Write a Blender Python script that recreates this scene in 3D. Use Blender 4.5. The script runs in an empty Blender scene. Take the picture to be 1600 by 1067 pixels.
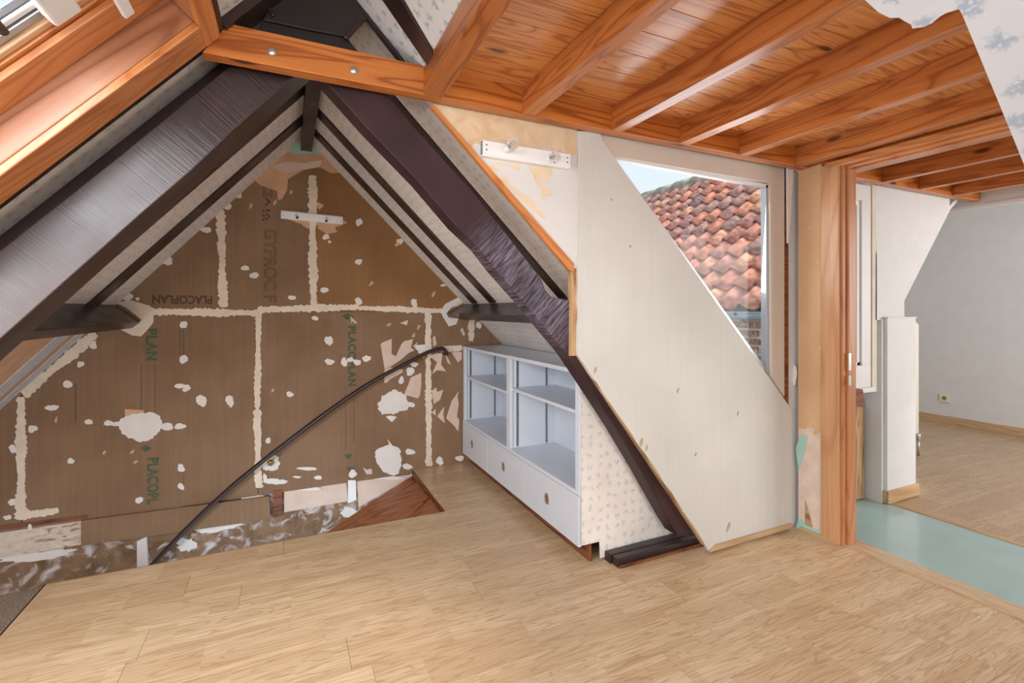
import bpy, math, random
from mathutils import Vector as V, Matrix
random.seed(7)
SC = bpy.context.scene
COL = SC.collection
# ------------------------------------------------------------------ camera
CH = 1.25                                   # eye height
FPX, HY = 753.0, 484.0                      # focal length / horizon in the 1600x1067 frame
YAW = math.atan2(350, FPX)
cam = bpy.data.cameras.new('camera')
cam.sensor_width = 36; cam.lens = FPX / 1600 * 36
cam.shift_y = (HY - 533.5) / 1600 * 1.0
cam.clip_start = 0.02
co = bpy.data.objects.new('camera', cam); COL.objects.link(co)
co.location = (0, 0, CH); co.rotation_euler = (math.pi/2, 0, -YAW)
SC.camera = co
# ------------------------------------------------------------------ world, light, exposure
w = bpy.data.worlds.new('sky'); SC.world = w; w.use_nodes = True
bg = w.node_tree.nodes['Background']
bg.inputs[0].default_value = (0.80, 0.90, 1.0, 1); bg.inputs[1].default_value = 1.05
SC.view_settings.view_transform = 'Standard'; SC.view_settings.look = 'None'
SC.view_settings.gamma = 1; SC.view_settings.use_curve_mapping = False
SC.view_settings.exposure = 0.0
def area(name, loc, rot, sx, sy, power, col):
    l = bpy.data.lights.new(name, 'AREA'); l.shape = 'RECTANGLE'; l.size = sx; l.size_y = sy
    l.energy = power; l.color = col
    o = bpy.data.objects.new(name, l); COL.objects.link(o); o.location = loc; o.rotation_euler = rot
    return o
def aim(o, t):
    d = V(t) - o.location; o.rotation_euler = d.to_track_quat('-Z', 'Y').to_euler()
sun = bpy.data.lights.new('sun', 'SUN'); sun.energy = 5.0; sun.angle = 0.25; sun.color = (1, .95, .88)
so = bpy.data.objects.new('sun', sun); COL.objects.link(so); aim(so, (-0.35, 0.60, -0.70))
aim(area('daylight_skylight', (-1.15, 0.35, 1.95), (0, 0, 0), 1.5, 0.9, 60, (0.93, 0.96, 1.0)), (0.3, 2.2, 1.1))
aim(area('fill_rear', (0.4, -2.3, 1.5), (0, 0, 0), 2.6, 1.7, 90, (1.0, 0.97, 0.93)), (0.7, 3, 1.1))  # added fill lamp before the closed rear wall, no window there
aim(area('fill_stairwell', (-1.35, 1.0, 1.0), (0, 0, 0), 0.5, 0.9, 24, (1.0, 0.97, 0.94)), (-.6, 3.3, 0.0))  # added fill brightening the landing and lower gable, no opening modelled for it
aim(area('fill_far_room', (5.2, -0.6, 1.5), (0, 0, 0), 1.8, 1.6, 78, (1.0, 0.985, 0.96)), (4.6, 2.2, 1.1))  # added fill inside the far room, stands in for unseen windows
aim(area('daylight_dormer', (2.0, 1.98, 1.6), (0, 0, 0), 0.9, 0.5, 6, (0.92, 0.96, 1.0)), (1.6, 0.6, 1.5))

# ------------------------------------------------------------------ pixel -> place
CA, SA = math.cos(YAW), math.sin(YAW)
def ray(u, v):
    r = (u-800)/FPX
    return V((CA*r+SA, -SA*r+CA, -(v-HY)/FPX))
O = V((0, 0, CH))
def UY(u, v, y): R = ray(u, v); return O + R*(y/R.y)
def UX(u, v, x): R = ray(u, v); return O + R*(x/R.x)
def UZ(u, v, z): R = ray(u, v); return O + R*((z-CH)/R.z)
def UP(u, v, n, d):
    n = V(n); R = ray(u, v); return O + R*((d-n.dot(O))/n.dot(R))
LA, LB = 2.37, 1.128       # left slope  z = LA + LB x
RA, RB = 2.60, -.995      # right slope z = RA + RB x
def UR(u, v, off=0): return UP(u, v, (-RB, 0, 1), RA - off*math.hypot(1, RB))
def UL(u, v, off=0): return UP(u, v, (-LB, 0, 1), LA - off*math.hypot(1, LB))
def lz(x): return LA + LB*x
def rz(x): return RA + RB*x
LN = V((LB, 0, -1)).normalized()      # inward normals
RN = V((RB, 0, -1)).normalized()
LD = V((1, 0, LB)).normalized()       # up-slope directions
RD = V((-1, 0, -RB)).normalized()
GY = 3.75                             # gable wall plane
WY = 1.815                            # dormer wall plane

# ------------------------------------------------------------------ materials
def lin(c):
    return tuple(((x/255)/12.92 if x/255 <= .04045 else ((x/255+.055)/1.055)**2.4) for x in c)
class NT:
    def __init__(s, name, rough=.6, spec=.5):
        s.m = bpy.data.materials.new(name); s.m.use_nodes = True
        s.t = s.m.node_tree; s.n = s.t.nodes; s.b = s.n['Principled BSDF']
        s.b.inputs['Roughness'].default_value = rough
        s.b.inputs['Specular IOR Level'].default_value = spec
    def node(s, typ, **kw):
        n = s.n.new(typ)
        for k, v in kw.items():
            if k.startswith('_'): setattr(n, k[1:], v)
            else:
                n.inputs[k.replace('__', ' ')].default_value = v
        return n
    def link(s, a, b): s.t.links.new(a, b)
    def coords(s, scale=(1, 1, 1), rnd=0.0, space='Object'):
        tc = s.node('ShaderNodeTexCoord')
        mp = s.node('ShaderNodeMapping'); mp.inputs['Scale'].default_value = scale
        src = tc.outputs[space]
        if rnd:
            oi = s.node('ShaderNodeObjectInfo')
            mu = s.node('ShaderNodeVectorMath', _operation='SCALE'); mu.inputs[0].default_value = (rnd, rnd*.37, rnd*.61)
            s.link(oi.outputs['Random'], mu.inputs['Scale'])
            ad = s.node('ShaderNodeVectorMath', _operation='ADD')
            s.link(src, ad.inputs[0]); s.link(mu.outputs[0], ad.inputs[1]); src = ad.outputs[0]
        s.link(src, mp.inputs['Vector'])
        return mp.outputs[0]
    def noise(s, vec, scale, detail=4, dist=0, rough=.5):
        n = s.node('ShaderNodeTexNoise'); n.inputs['Scale'].default_value = scale
        n.inputs['Detail'].default_value = detail; n.inputs['Distortion'].default_value = dist
        n.inputs['Roughness'].default_value = rough
        s.link(vec, n.inputs['Vector']); return n.outputs['Fac']
    def ramp(s, fac, stops):
        r = s.node('ShaderNodeValToRGB'); e = r.color_ramp.elements
        while len(e) < len(stops): e.new(.5)
        for i, (p, c) in enumerate(stops):
            e[i].position = p; e[i].color = tuple(c) + (1,) if len(c) == 3 else c
        s.link(fac, r.inputs['Fac']); return r.outputs['Color']
    def mix(s, fac, a, b, mode='MIX'):
        m = s.node('ShaderNodeMix', _data_type='RGBA', _blend_type=mode)
        for sock, val in ((m.inputs[0], fac), (m.inputs[6], a), (m.inputs[7], b)):
            if hasattr(val, 'links'): s.link(val, sock)
            else: sock.default_value = val if not isinstance(val, tuple) else (val + (1,) if len(val) == 3 else val)
        return m.outputs[2]
    def bump(s, h, strength=.2, dist=.01):
        b = s.node('ShaderNodeBump'); b.inputs['Strength'].default_value = strength; b.inputs['Distance'].default_value = dist
        s.link(h, b.inputs['Height']); s.link(b.outputs[0], s.b.inputs['Normal'])
    def col(s, c):
        if hasattr(c, 'links'): s.link(c, s.b.inputs['Base Color'])
        else: s.b.inputs['Base Color'].default_value = tuple(c) + (1,)
        return s.m
BLK = (0, 0, 0); WHT = (1, 1, 1)
def plain(name, c, rough=.5, var=.06, metal=0, spec=.5, bump=0):
    t = NT(name, rough, spec); t.b.inputs['Metallic'].default_value = metal
    v = t.coords(rnd=9); f = t.noise(v, 9, 5)
    lo = tuple(x*(1-var) for x in lin(c)); hi = tuple(min(1, x*(1+var)) for x in lin(c))
    if bump: t.bump(t.noise(v, 60, 4), bump, .003)
    return t.col(t.ramp(f, [(.3, lo), (.7, hi)]))
def wood(name, c0, c1, c2, rough=.35, sc=1., knots=True, coat=0., along=.9, spec=.5):
    """grain runs along the piece's own x axis"""
    t = NT(name, rough, spec)
    v = t.coords((along*sc, 7*sc, 7*sc), rnd=23)
    n1 = t.noise(v, 1.1, 2, .6)
    # growth rings: repeated contour lines of a stretched noise
    m = t.node('ShaderNodeMath', _operation='MULTIPLY'); m.inputs[1].default_value = 62; t.link(n1, m.inputs[0])
    sn = t.node('ShaderNodeMath', _operation='SINE'); t.link(m.outputs[0], sn.inputs[0])
    mr = t.node('ShaderNodeMapRange'); mr.inputs[1].default_value = -1; mr.inputs[2].default_value = 1; t.link(sn.outputs[0], mr.inputs[0])
    ring = mr.outputs[0]
    v2 = t.coords((2*sc, 90*sc, 90*sc), rnd=11)
    fine = t.noise(v2, 1.5, 4)
    base = t.ramp(ring, [(.0, lin(c0)), (.22, lin(c1)), (1, lin(c2))])
    fin = t.ramp(fine, [(.3, (.80, .78, .76)), (.7, (1, 1, 1))])
    big = t.ramp(t.noise(t.coords((1, 3, 3), rnd=5), 1.6, 2), [(.3, (.88, .86, .84)), (.7, (1, 1, 1))])
    c = t.mix(1.0, base, fin, 'MULTIPLY'); c = t.mix(1.0, c, big, 'MULTIPLY')
    if knots:
        vo = t.node('ShaderNodeTexVoronoi'); vo.inputs['Scale'].default_value = 1.6
        t.link(t.coords((1.3, 4.2, 4.2), rnd=17), vo.inputs['Vector'])
        k = t.ramp(vo.outputs['Distance'], [(.045, WHT), (.11, BLK)])
        c = t.mix(k, c, tuple(x*.22 for x in lin(c0)))
    if coat:
        t.b.inputs['Coat Weight'].default_value = coat; t.b.inputs['Coat Roughness'].default_value = .18
    t.bump(fine, .12, .002)
    return t.col(c)
def wallpaper(name, base, flower, dens=.55, dirt=.3, sc_=19, nz=150):
    t = NT(name, .75, .3)
    v = t.coords((1, 1, 1), rnd=3)
    vo = t.node('ShaderNodeTexVoronoi'); vo.voronoi_dimensions = '2D'; vo.inputs['Scale'].default_value = sc_; vo.inputs['Randomness'].default_value = .35
    wv = t.node('ShaderNodeVectorMath', _operation='ADD')
    nn = t.node('ShaderNodeTexNoise'); nn.inputs['Scale'].default_value = 60; t.link(v, nn.inputs['Vector'])
    sc = t.node('ShaderNodeVectorMath', _operation='SCALE'); sc.inputs['Scale'].default_value = .045; t.link(nn.outputs['Color'], sc.inputs[0])
    t.link(v, wv.inputs[0]); t.link(sc.outputs[0], wv.inputs[1]); t.link(wv.outputs[0], vo.inputs['Vector'])
    spot = t.ramp(vo.outputs['Distance'], [(.14, WHT), (.30, BLK)])
    brk = t.ramp(t.noise(v, nz, 3), [(.36, BLK), (.48, WHT)])
    f = t.mix(1.0, spot, brk, 'MULTIPLY')  # broken little sprigs
    f2 = t.mix(1.0, f, (dens, dens, dens), 'MULTIPLY')
    d = t.ramp(t.noise(v, 4, 4), [(.35, tuple(x*(1-dirt*.4) for x in lin(base))), (.65, lin(base))])
    return t.col(t.mix(f2, d, lin(flower)))

M = {}
M['pine'] = wood('varnished_pine', (168, 94, 44), (196, 118, 60), (204, 128, 68), .33, coat=.25)
M['pine_beam'] = wood('varnished_pine_beam', (162, 84, 30), (202, 118, 50), (210, 128, 60), .36, coat=.2, along=.5)
M['pine_plank'] = wood('varnished_pine_plank', (190, 116, 60), (224, 150, 84), (230, 160, 96), .30, coat=.35, sc=1.1)
M['pine_trim'] = wood('pine_trim', (196, 118, 62), (214, 136, 76), (222, 148, 88), .35, coat=.3, knots=False)
M['pale_pine'] = wood('pale_and_daylit_pine', (196, 150, 112), (220, 176, 134), (232, 196, 158), .35, coat=.2)
M['jamb'] = wood('door_jamb_wood', (200, 146, 104), (212, 160, 116), (216, 166, 122), .38, coat=.1, knots=False, sc=.4)
M['raw_wood'] = wood('raw_timber', (150, 112, 78), (190, 150, 108), (204, 168, 126), .7, knots=False)
M['tan_trim'] = wood('tan_oak_trim', (194, 158, 116), (206, 172, 130), (210, 178, 138), .45, knots=False, sc=.5)
M['jamb_mould'] = wood('jamb_moulding_wood', (186, 118, 72), (200, 134, 86), (204, 140, 92), .38, knots=False, sc=.5)
M['torn_buff'] = plain('torn_buff_paper', (220, 198, 168), .85, .08)
M['red_wood'] = wood('red_brown_timber', (92, 50, 32), (122, 68, 42), (138, 82, 52), .5, knots=False)
M['tread'] = wood('stair_tread_wood', (150, 88, 50), (178, 112, 70), (186, 122, 78), .42, knots=False)
M['ply'] = wood('brown_plywood', (150, 96, 64), (176, 118, 84), (188, 132, 98), .42, coat=.2, knots=False, sc=.5)
M['white_trim'] = plain('white_paint', (226, 226, 226), .35, .02)
M['cab_white'] = plain('cabinet_white', (210, 216, 226), .38, .02)
M['cream_paint'] = plain('cream_paint', (222, 216, 204), .35, .03)
M['pvc'] = plain('window_frame_greige', (206, 194, 182), .35, .02)
M['alu'] = plain('grey_aluminium', (176, 182, 190), .3, .03, metal=.6)
M['white_metal'] = plain('white_metal', (236, 236, 238), .3, .02)
M['steel'] = plain('galvanised_steel', (190, 192, 190), .3, .05, metal=.8)
M['brass'] = plain('brass', (182, 148, 84), .3, .08, metal=.8)
M['black'] = plain('black_slot', (24, 22, 22), .6, .1)
M['dark_strip'] = plain('dark_shelf_strip', (58, 54, 54), .5, .1)
M['far_white'] = plain('far_room_white', (212, 212, 212), .7, .03)
M['filler'] = plain('dry_joint_filler', (224, 208, 190), .85, .08, bump=.5)
M['plaster_w'] = plain('white_plaster_patch', (226, 220, 216), .85, .05, bump=.5)
M['peach'] = plain('torn_peach_paper', (206, 164, 132), .85, .1)
M['pinkpaper'] = plain('torn_pink_paper', (214, 192, 178), .85, .07)
M['turq'] = plain('turquoise_paint', (166, 206, 194), .8, .1)
M['ink'] = plain('brown_ink', (88, 66, 50), .9, .1)
M['ink_green'] = plain('green_ink', (76, 90, 70), .9, .1)
M['insul'] = plain('blue_insulation', (150, 186, 206), .8, .2)
M['zinc'] = plain('zinc_gutter', (150, 172, 182), .45, .1, metal=.3)
M['mortar'] = plain('pale_mortar', (214, 206, 190), .9, .08, bump=.4)
M['chip'] = plain('tan_chip', (176, 158, 130), .8, .1)
M['glassbulb'] = NT('bulb_glass', .05); M['glassbulb'].b.inputs['Transmission Weight'].default_value = 1; M['glassbulb'].b.inputs['IOR'].default_value = 1.2; M['glassbulb'] = M['glassbulb'].col(WHT)
def paint_dark():
    t = NT('aubergine_beam_paint', .34, .6)
    v = t.coords((.6, 1, 1), rnd=3)
    f = t.noise(v, 5, 5)
    saw = t.noise(t.coords((70, 2, 2), rnd=5), 2.2, 3)
    c = t.ramp(f, [(.3, lin((34, 20, 20))), (.7, lin((56, 36, 36)))])
    t.bump(saw, .5, .002)
    rr = t.ramp(t.noise(v, 7, 4), [(.3, (.26,)*3), (.7, (.45,)*3)])
    t.link(rr, t.b.inputs['Roughness'])
    return t.col(c)
M['dark'] = paint_dark()
M['black_wood'] = plain('black_brown_stained_wood', (34, 26, 25), .6, .2)
def worn():
    t = NT('worn_beam_paint', .55, .35)
    v = t.coords((1, 1, 1)); s = t.coords((85, 6, 6))
    scr = t.noise(s, 1.6, 8, .4, .7)
    reg = t.noise(v, 2.6, 3)
    a = t.ramp(scr, [(.42, BLK), (.70, (.75,)*3)]); b = t.ramp(reg, [(.5, BLK), (.66, WHT)])
    # chalky wear only in the middle of the beam, where knees and hands rubbed it
    sep = t.node('ShaderNodeSeparateXYZ'); t.link(t.coords(), sep.inputs[0])
    g = t.ramp(sep.outputs[0], [(.0, BLK), (.01, BLK)])
    gr = t.n[-1] if False else None
    mr = t.node('ShaderNodeMapRange', _interpolation_type='SMOOTHSTEP'); mr.inputs[1].default_value = .84; mr.inputs[2].default_value = 1.02; t.link(sep.outputs[0], mr.inputs[0])
    mr2 = t.node('ShaderNodeMapRange', _interpolation_type='SMOOTHSTEP'); mr2.inputs[1].default_value = 1.66; mr2.inputs[2].default_value = 1.44; t.link(sep.outputs[0], mr2.inputs[0])
    mm = t.node('ShaderNodeMath', _operation='MULTIPLY'); t.link(mr.outputs[0], mm.inputs[0]); t.link(mr2.outputs[0], mm.inputs[1])
    k = t.mix(1.0, a, t.ramp(reg, [(.3, (.3,)*3), (.6, WHT)]), 'MULTIPLY')
    k = t.mix(mm.outputs[0], BLK, k)
    c = t.ramp(t.noise(v, 5, 5), [(.3, lin((40, 22, 24))), (.7, lin((60, 36, 38)))])
    t.bump(scr, .12, .002)
    return t.col(t.mix(k, c, lin((168, 164, 190))))
M['worn'] = worn()
M['wp'] = wallpaper('flower_wallpaper', (238, 230, 224), (150, 164, 168), .42)
M['wp_clean'] = wallpaper('flower_wallpaper_clean', (218, 218, 218), (128, 160, 176), .7, .12)
M['wp_near'] = wallpaper('blue_sprig_wallpaper', (204, 206, 212), (128, 152, 178), .6, .1, 15, 130)
M['wp_grey'] = wallpaper('grey_diamond_wallpaper', (206, 206, 208), (176, 180, 190), .5, .2)
def board():
    t = NT('brown_plasterboard_paper', .8, .25)
    v = t.coords(rnd=6)
    oi = t.node('ShaderNodeObjectInfo')
    streak = t.noise(t.coords((60, 1.5, 1), rnd=9), 1, 3)
    big = t.noise(v, 2.2, 3)
    a = t.ramp(big, [(.3, lin((129, 101, 77))), (.7, lin((146, 117, 93)))])
    b = t.ramp(streak, [(.3, (.90, .90, .90)), (.7, (1, 1, 1))])
    c = t.mix(1.0, a, b, 'MULTIPLY')
    c2 = t.mix(1.0, c, (1.12, .95, .68), 'MULTIPLY')
    # scuffs
    return t, c, c2
t_, c_, c2_ = board(); M['board'] = t_.col(c_)
t_, c_, c2_ = board(); M['board_warm'] = t_.col(c2_)
def torn_wall():
    t = NT('torn_white_wall', .7, .3)
    v = t.coords()
    sep = t.node('ShaderNodeSeparateXYZ'); t.link(v, sep.inputs[0])
    n = t.noise(v, 9, 5, 1.2)
    # the paper left at the top is buff, torn away in tongues below
    mr = t.node('ShaderNodeMapRange'); mr.inputs[1].default_value = .36; mr.inputs[2].default_value = .10; t.link(sep.outputs[1], mr.inputs[0])
    ad = t.node('ShaderNodeMath', _operation='ADD'); t.link(mr.outputs[0], ad.inputs[0]); t.link(n, ad.inputs[1])
    k = t.ramp(ad.outputs[0], [(.80, BLK), (.83, WHT)])
    return t.col(t.mix(k, lin((212, 210, 208)), t.ramp(n, [(.3, lin((222, 200, 170))), (.7, lin((206, 176, 138)))])))
M['torn_wall'] = torn_wall()
def panel_paint():
    t = NT('chalky_white_panel', .6, .35)
    v = t.coords()
    run = t.noise(t.coords((26, 1.2, 1)), 1.5, 4)
    c = t.ramp(t.noise(v, 2, 3), [(.3, lin((200, 198, 193))), (.7, lin((212, 210, 205)))])
    st = t.ramp(t.noise(v, 22, 5, 1), [(.66, BLK), (.74, WHT)])
    k = t.mix(1.0, st, t.ramp(t.noise(t.coords((7, .7, 1)), 1.7, 2), [(.55, BLK), (.7, (.6,)*3)]), 'MULTIPLY')
    c = t.mix(1.0, c, t.ramp(run, [(.3, (.965,)*3), (.7, WHT)]), 'MULTIPLY')
    return t.col(t.mix(k, c, lin((176, 160, 132))))
M['panel'] = panel_paint()
def strip_wall():
    t = NT('torn_tan_partition', .6, .35)
    v = t.coords()
    sep = t.node('ShaderNodeSeparateXYZ'); t.link(v, sep.inputs[0])       # y = height
    base = t.ramp(t.noise(v, 3, 3), [(.3, lin((206, 164, 122))), (.7, lin((220, 182, 142)))])
    n = t.noise(t.coords((2.2, 1.0, 1)), 6, 5, 1.5)
    mr = t.node('ShaderNodeMapRange'); mr.inputs[1].default_value = -.72; mr.inputs[2].default_value = -.42; t.link(sep.outputs[1], mr.inputs[0])
    ad = t.node('ShaderNodeMath', _operation='ADD'); t.link(mr.outputs[0], ad.inputs[0]); t.link(n, ad.inputs[1])
    k = t.ramp(ad.outputs[0], [(.98, BLK), (1.02 if 0 else .999, WHT)])
    sp = t.ramp(t.noise(v, 38, 3), [(.70, BLK), (.72, WHT)])
    c = t.mix(k, base, t.ramp(t.noise(v, 14, 4), [(.3, lin((214, 190, 172))), (.7, lin((226, 210, 196)))]))
    return t.col(t.mix(sp, c, lin((232, 228, 220))))
M['strip_wall'] = strip_wall()
def rough_low():
    t = NT('rough_stairwell_plaster', .85, .2)
    v = t.coords()
    n = t.noise(v, 5, 6, 1.5); n2 = t.noise(t.coords((1, 2.4, 1)), 7, 5, 2)
    br = t.ramp(n, [(.3, lin((112, 88, 66))), (.7, lin((150, 122, 98)))])
    wh = t.ramp(n2, [(.3, lin((190, 178, 170))), (.7, lin((206, 200, 200)))])
    k = t.ramp(n2, [(.50, BLK), (.68, WHT)])
    t.bump(n2, .5, .01)
    return t.col(t.mix(k, br, wh))
M['low'] = rough_low()
def cream_low():
    t = NT('stained_cream_board', .8, .2)
    n = t.noise(t.coords((2, 5, 1)), 5, 5, 1.5)
    return t.col(t.ramp(n, [(.35, lin((150, 116, 92))), (.46, lin((206, 190, 174))), (.7, lin((220, 208, 196)))]))
M['creamlow'] = cream_low()
def carpet():
    t = NT('speckled_carpet', .95, .1)
    n = t.noise(t.coords(), 160, 3)
    t.bump(n, 1, .01)
    return t.col(t.ramp(n, [(.38, lin((130, 112, 96))), (.6, lin((226, 212, 192)))]))
M['carpet'] = carpet()
def laminate(name, a, b, dark, rough=.3):
    t = NT(name, rough, .5)
    v = t.coords(rnd=31)
    tc = t.node('ShaderNodeTexCoord'); oi = t.node('ShaderNodeObjectInfo')
    cb = t.node('ShaderNodeCombineXYZ'); m = t.node('ShaderNodeMath', _operation='MULTIPLY'); m.inputs[1].default_value = 17.3
    t.link(oi.outputs['Random'], m.inputs[0]); t.link(m.outputs[0], cb.inputs[0])
    ad = t.node('ShaderNodeVectorMath', _operation='ADD'); t.link(tc.outputs['Object'], ad.inputs[0]); t.link(cb.outputs[0], ad.inputs[1])
    br = t.node('ShaderNodeTexBrick'); br.offset = .37; br.offset_frequency = 1
    br.inputs['Scale'].default_value = 1; br.inputs['Mortar Size'].default_value = .0006; br.inputs['Mortar Smooth'].default_value = 0
    br.inputs['Brick Width'].default_value = .41; br.inputs['Row Height'].default_value = .0634; br.inputs['Bias'].default_value = 0
    br.inputs['Color1'].default_value = (0, 0, 0, 1); br.inputs['Color2'].default_value = (1, 1, 1, 1); br.inputs['Mortar'].default_value = (.25, .25, .25, 1)
    t.link(ad.outputs[0], br.inputs['Vector'])
    # every strip gets its own bit of grain
    sh = t.node('ShaderNodeVectorMath', _operation='SCALE'); sh.inputs['Scale'].default_value = 9.7; t.link(br.outputs['Color'], sh.inputs[0])
    a2 = t.node('ShaderNodeVectorMath', _operation='ADD'); t.link(ad.outputs[0], a2.inputs[0]); t.link(sh.outputs[0], a2.inputs[1])
    mp = t.node('ShaderNodeMapping'); mp.inputs['Scale'].default_value = (1.5, 13, 1); t.link(a2.outputs[0], mp.inputs['Vector'])
    n1 = t.noise(mp.outputs[0], 1.5, 2, .5)
    mm = t.node('ShaderNodeMath', _operation='MULTIPLY'); mm.inputs[1].default_value = 48; t.link(n1, mm.inputs[0])
    sn = t.node('ShaderNodeMath', _operation='SINE'); t.link(mm.outputs[0], sn.inputs[0])
    mp2 = t.node('ShaderNodeMapping'); mp2.inputs['Scale'].default_value = (5, 150, 1); t.link(a2.outputs[0], mp2.inputs['Vector'])
    fine = t.noise(mp2.outputs[0], 1.2, 3)
    base = t.mix(br.outputs['Color'], lin(a), lin(b))
    g = t.ramp(sn.outputs[0], [(.55, BLK), (1, (.55,)*3)])
    fz = t.ramp(fine, [(.35, (.5,)*3), (.6, BLK)])
    c = t.mix(g, base, lin(dark)); c = t.mix(fz, c, lin(dark))
    return t.col(c)
M['lam'] = laminate('oak_laminate', (202, 172, 136), (220, 196, 162), (170, 134, 98), .32)
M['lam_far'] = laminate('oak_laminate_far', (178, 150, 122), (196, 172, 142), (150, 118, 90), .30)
def tile():
    t = NT('weathered_clay_tile', .75, .3)
    oi = t.node('ShaderNodeObjectInfo')
    c = t.ramp(oi.outputs['Random'], [(0, lin((232, 160, 132))), (.35, lin((214, 150, 132))), (.6, lin((186, 146, 138))), (.82, lin((240, 182, 150))), (1, lin((146, 132, 136)))])
    v = t.coords(rnd=13)
    d = t.ramp(t.noise(v, 16, 6), [(.40, (.55, .52, .54)), (.6, WHT)])
    c = t.mix(1.0, c, d, 'MULTIPLY')
    li = t.ramp(t.noise(v, 40, 3), [(.66, BLK), (.74, WHT)])
    return t.col(t.mix(li, c, lin((206, 196, 178))))
M['tile'] = tile()
M['moss'] = plain('mossy_ridge', (158, 152, 136), .9, .4)
def brickm():
    t = NT('old_brick', .85, .2)
    oi = t.node('ShaderNodeObjectInfo')
    c = t.ramp(oi.outputs['Random'], [(0, lin((150, 122, 116))), (.4, lin((172, 136, 124))), (.7, lin((136, 124, 122))), (1, lin((192, 160, 144)))])
    d = t.ramp(t.noise(t.coords(rnd=7), 30, 5), [(.45, WHT), (.62, (.5,)*3)])
    w_ = t.ramp(t.noise(t.coords(rnd=5), 14, 5), [(.55, BLK), (.65, (.8,)*3)])
    c = t.mix(1.0, c, d, 'MULTIPLY')
    return t.col(t.mix(w_, c, lin((214, 208, 196))))
M['brick'] = brickm()
def pane():
    t = NT('window_glass', .0)
    tr = t.node('ShaderNodeBsdfTransparent'); gl = t.node('ShaderNodeBsdfGlossy'); gl.inputs['Roughness'].default_value = .02
    mx = t.node('ShaderNodeMixShader'); mx.inputs[0].default_value = .012
    t.link(tr.outputs[0], mx.inputs[1]); t.link(gl.outputs[0], mx.inputs[2])
    t.link(mx.outputs[0], t.n['Material Output'].inputs['Surface']); return t.m
M['pane'] = pane()
def frosted():
    t = NT('frosted_floor_glass', .14, .6)
    f = t.noise(t.coords(), 5, 5)
    t.b.inputs['Transmission Weight'].default_value = .25
    return t.col(t.ramp(f, [(.3, lin((176, 206, 203))), (.7, lin((186, 214, 211)))]))
M['frosted'] = frosted()

# ------------------------------------------------------------------ mesh helpers
WM = {}       # world matrices of things
def place(o, Mw, parent=None):
    COL.objects.link(o)
    WM[o.name] = Mw
    if parent is not None:
        o.parent = parent; o.matrix_basis = WM[parent.name].inverted() @ Mw
    else: o.matrix_basis = Mw
    return o
def tag(o, label=None, cat=None, group=None, kind=None):
    if label: o['label'] = label
    if cat: o['category'] = cat
    if group: o['group'] = group
    if kind: o['kind'] = kind
    return o
def empty(name, loc, label=None, cat=None, group=None, kind=None):
    o = bpy.data.objects.new(name, None); o.empty_display_size = .05
    place(o, Matrix.Translation(V(loc)))
    return tag(o, label, cat, group, kind)
def frame(org, x, zhint):
    x = V(x).normalized(); z = V(zhint); z = (z - x*z.dot(x)).normalized(); y = z.cross(x)
    m = Matrix((x, y, z)).transposed().to_4x4(); m.translation = V(org); return m
def mk(name, vs, fs, mat, Mw=Matrix(), parent=None, bevel=0, smooth=False):
    me = bpy.data.meshes.new(name); me.from_pydata([tuple(v) for v in vs], [], fs); me.update()
    if mat: me.materials.append(M[mat])
    if smooth:
        for p in me.polygons: p.use_smooth = True
    o = bpy.data.objects.new(name, me)
    if bevel:
        b = o.modifiers.new('bevel', 'BEVEL'); b.width = bevel; b.segments = 2; b.limit_method = 'ANGLE'
    return place(o, Mw, parent)
BF = [(0, 3, 2, 1), (4, 5, 6, 7), (0, 1, 5, 4), (1, 2, 6, 5), (2, 3, 7, 6), (3, 0, 4, 7)]
def bv(x0, x1, y0, y1, z0, z1):
    return [(x0, y0, z0), (x1, y0, z0), (x1, y1, z0), (x0, y1, z0), (x0, y0, z1), (x1, y0, z1), (x1, y1, z1), (x0, y1, z1)]
def box(name, a, b, mat, parent=None, bevel=0, along=None, centre=True):
    """axis-aligned box between corners a, b; its own x axis runs along its longest side"""
    a, b = V(a), V(b); c = (a+b)/2; s = [abs(b[i]-a[i]) for i in range(3)]
    ax = along if along is not None else s.index(max(s))
    if ax == 0: m = frame(c, (1, 0, 0), (0, 0, 1)); d = (s[0], s[1], s[2])
    elif ax == 1: m = frame(c, (0, 1, 0), (0, 0, 1)); d = (s[1], s[0], s[2])
    else: m = frame(c, (0, 0, 1), (0, -1, 0)); d = (s[2], s[0], s[1])
    return mk(name, bv(-d[0]/2, d[0]/2, -d[1]/2, d[1]/2, -d[2]/2, d[2]/2), BF, mat, m, parent, bevel)
def prism(name, pts, ext, mat, parent=None, xdir=None, bevel=0, org=None):
    """planar polygon (world points) extruded by the vector ext; own x axis along xdir"""
    pts = [V(p) for p in pts]; ext = V(ext)
    xd = V(xdir) if xdir is not None else pts[1]-pts[0]
    zh = ext if abs(xd.normalized().dot(ext.normalized())) < .99 else xd.orthogonal()
    m = frame(org or pts[0], xd, zh); mi = m.inverted()
    n = len(pts)
    vs = [mi @ p for p in pts] + [mi @ (p+ext) for p in pts]
    area2 = sum(((pts[i]-pts[0]).cross(pts[(i+1) % n]-pts[0])).dot(ext) for i in range(n))
    r = list(range(n))
    if area2 > 0: fs = [tuple(reversed(r)), tuple(i+n for i in r)] + [(i, (i+1) % n, (i+1) % n+n, i+n) for i in r]
    else: fs = [tuple(r), tuple(i+n for i in reversed(r))] + [((i+1) % n, i, i+n, (i+1) % n+n) for i in r]
    return mk(name, vs, fs, mat, m, parent, bevel)
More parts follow.
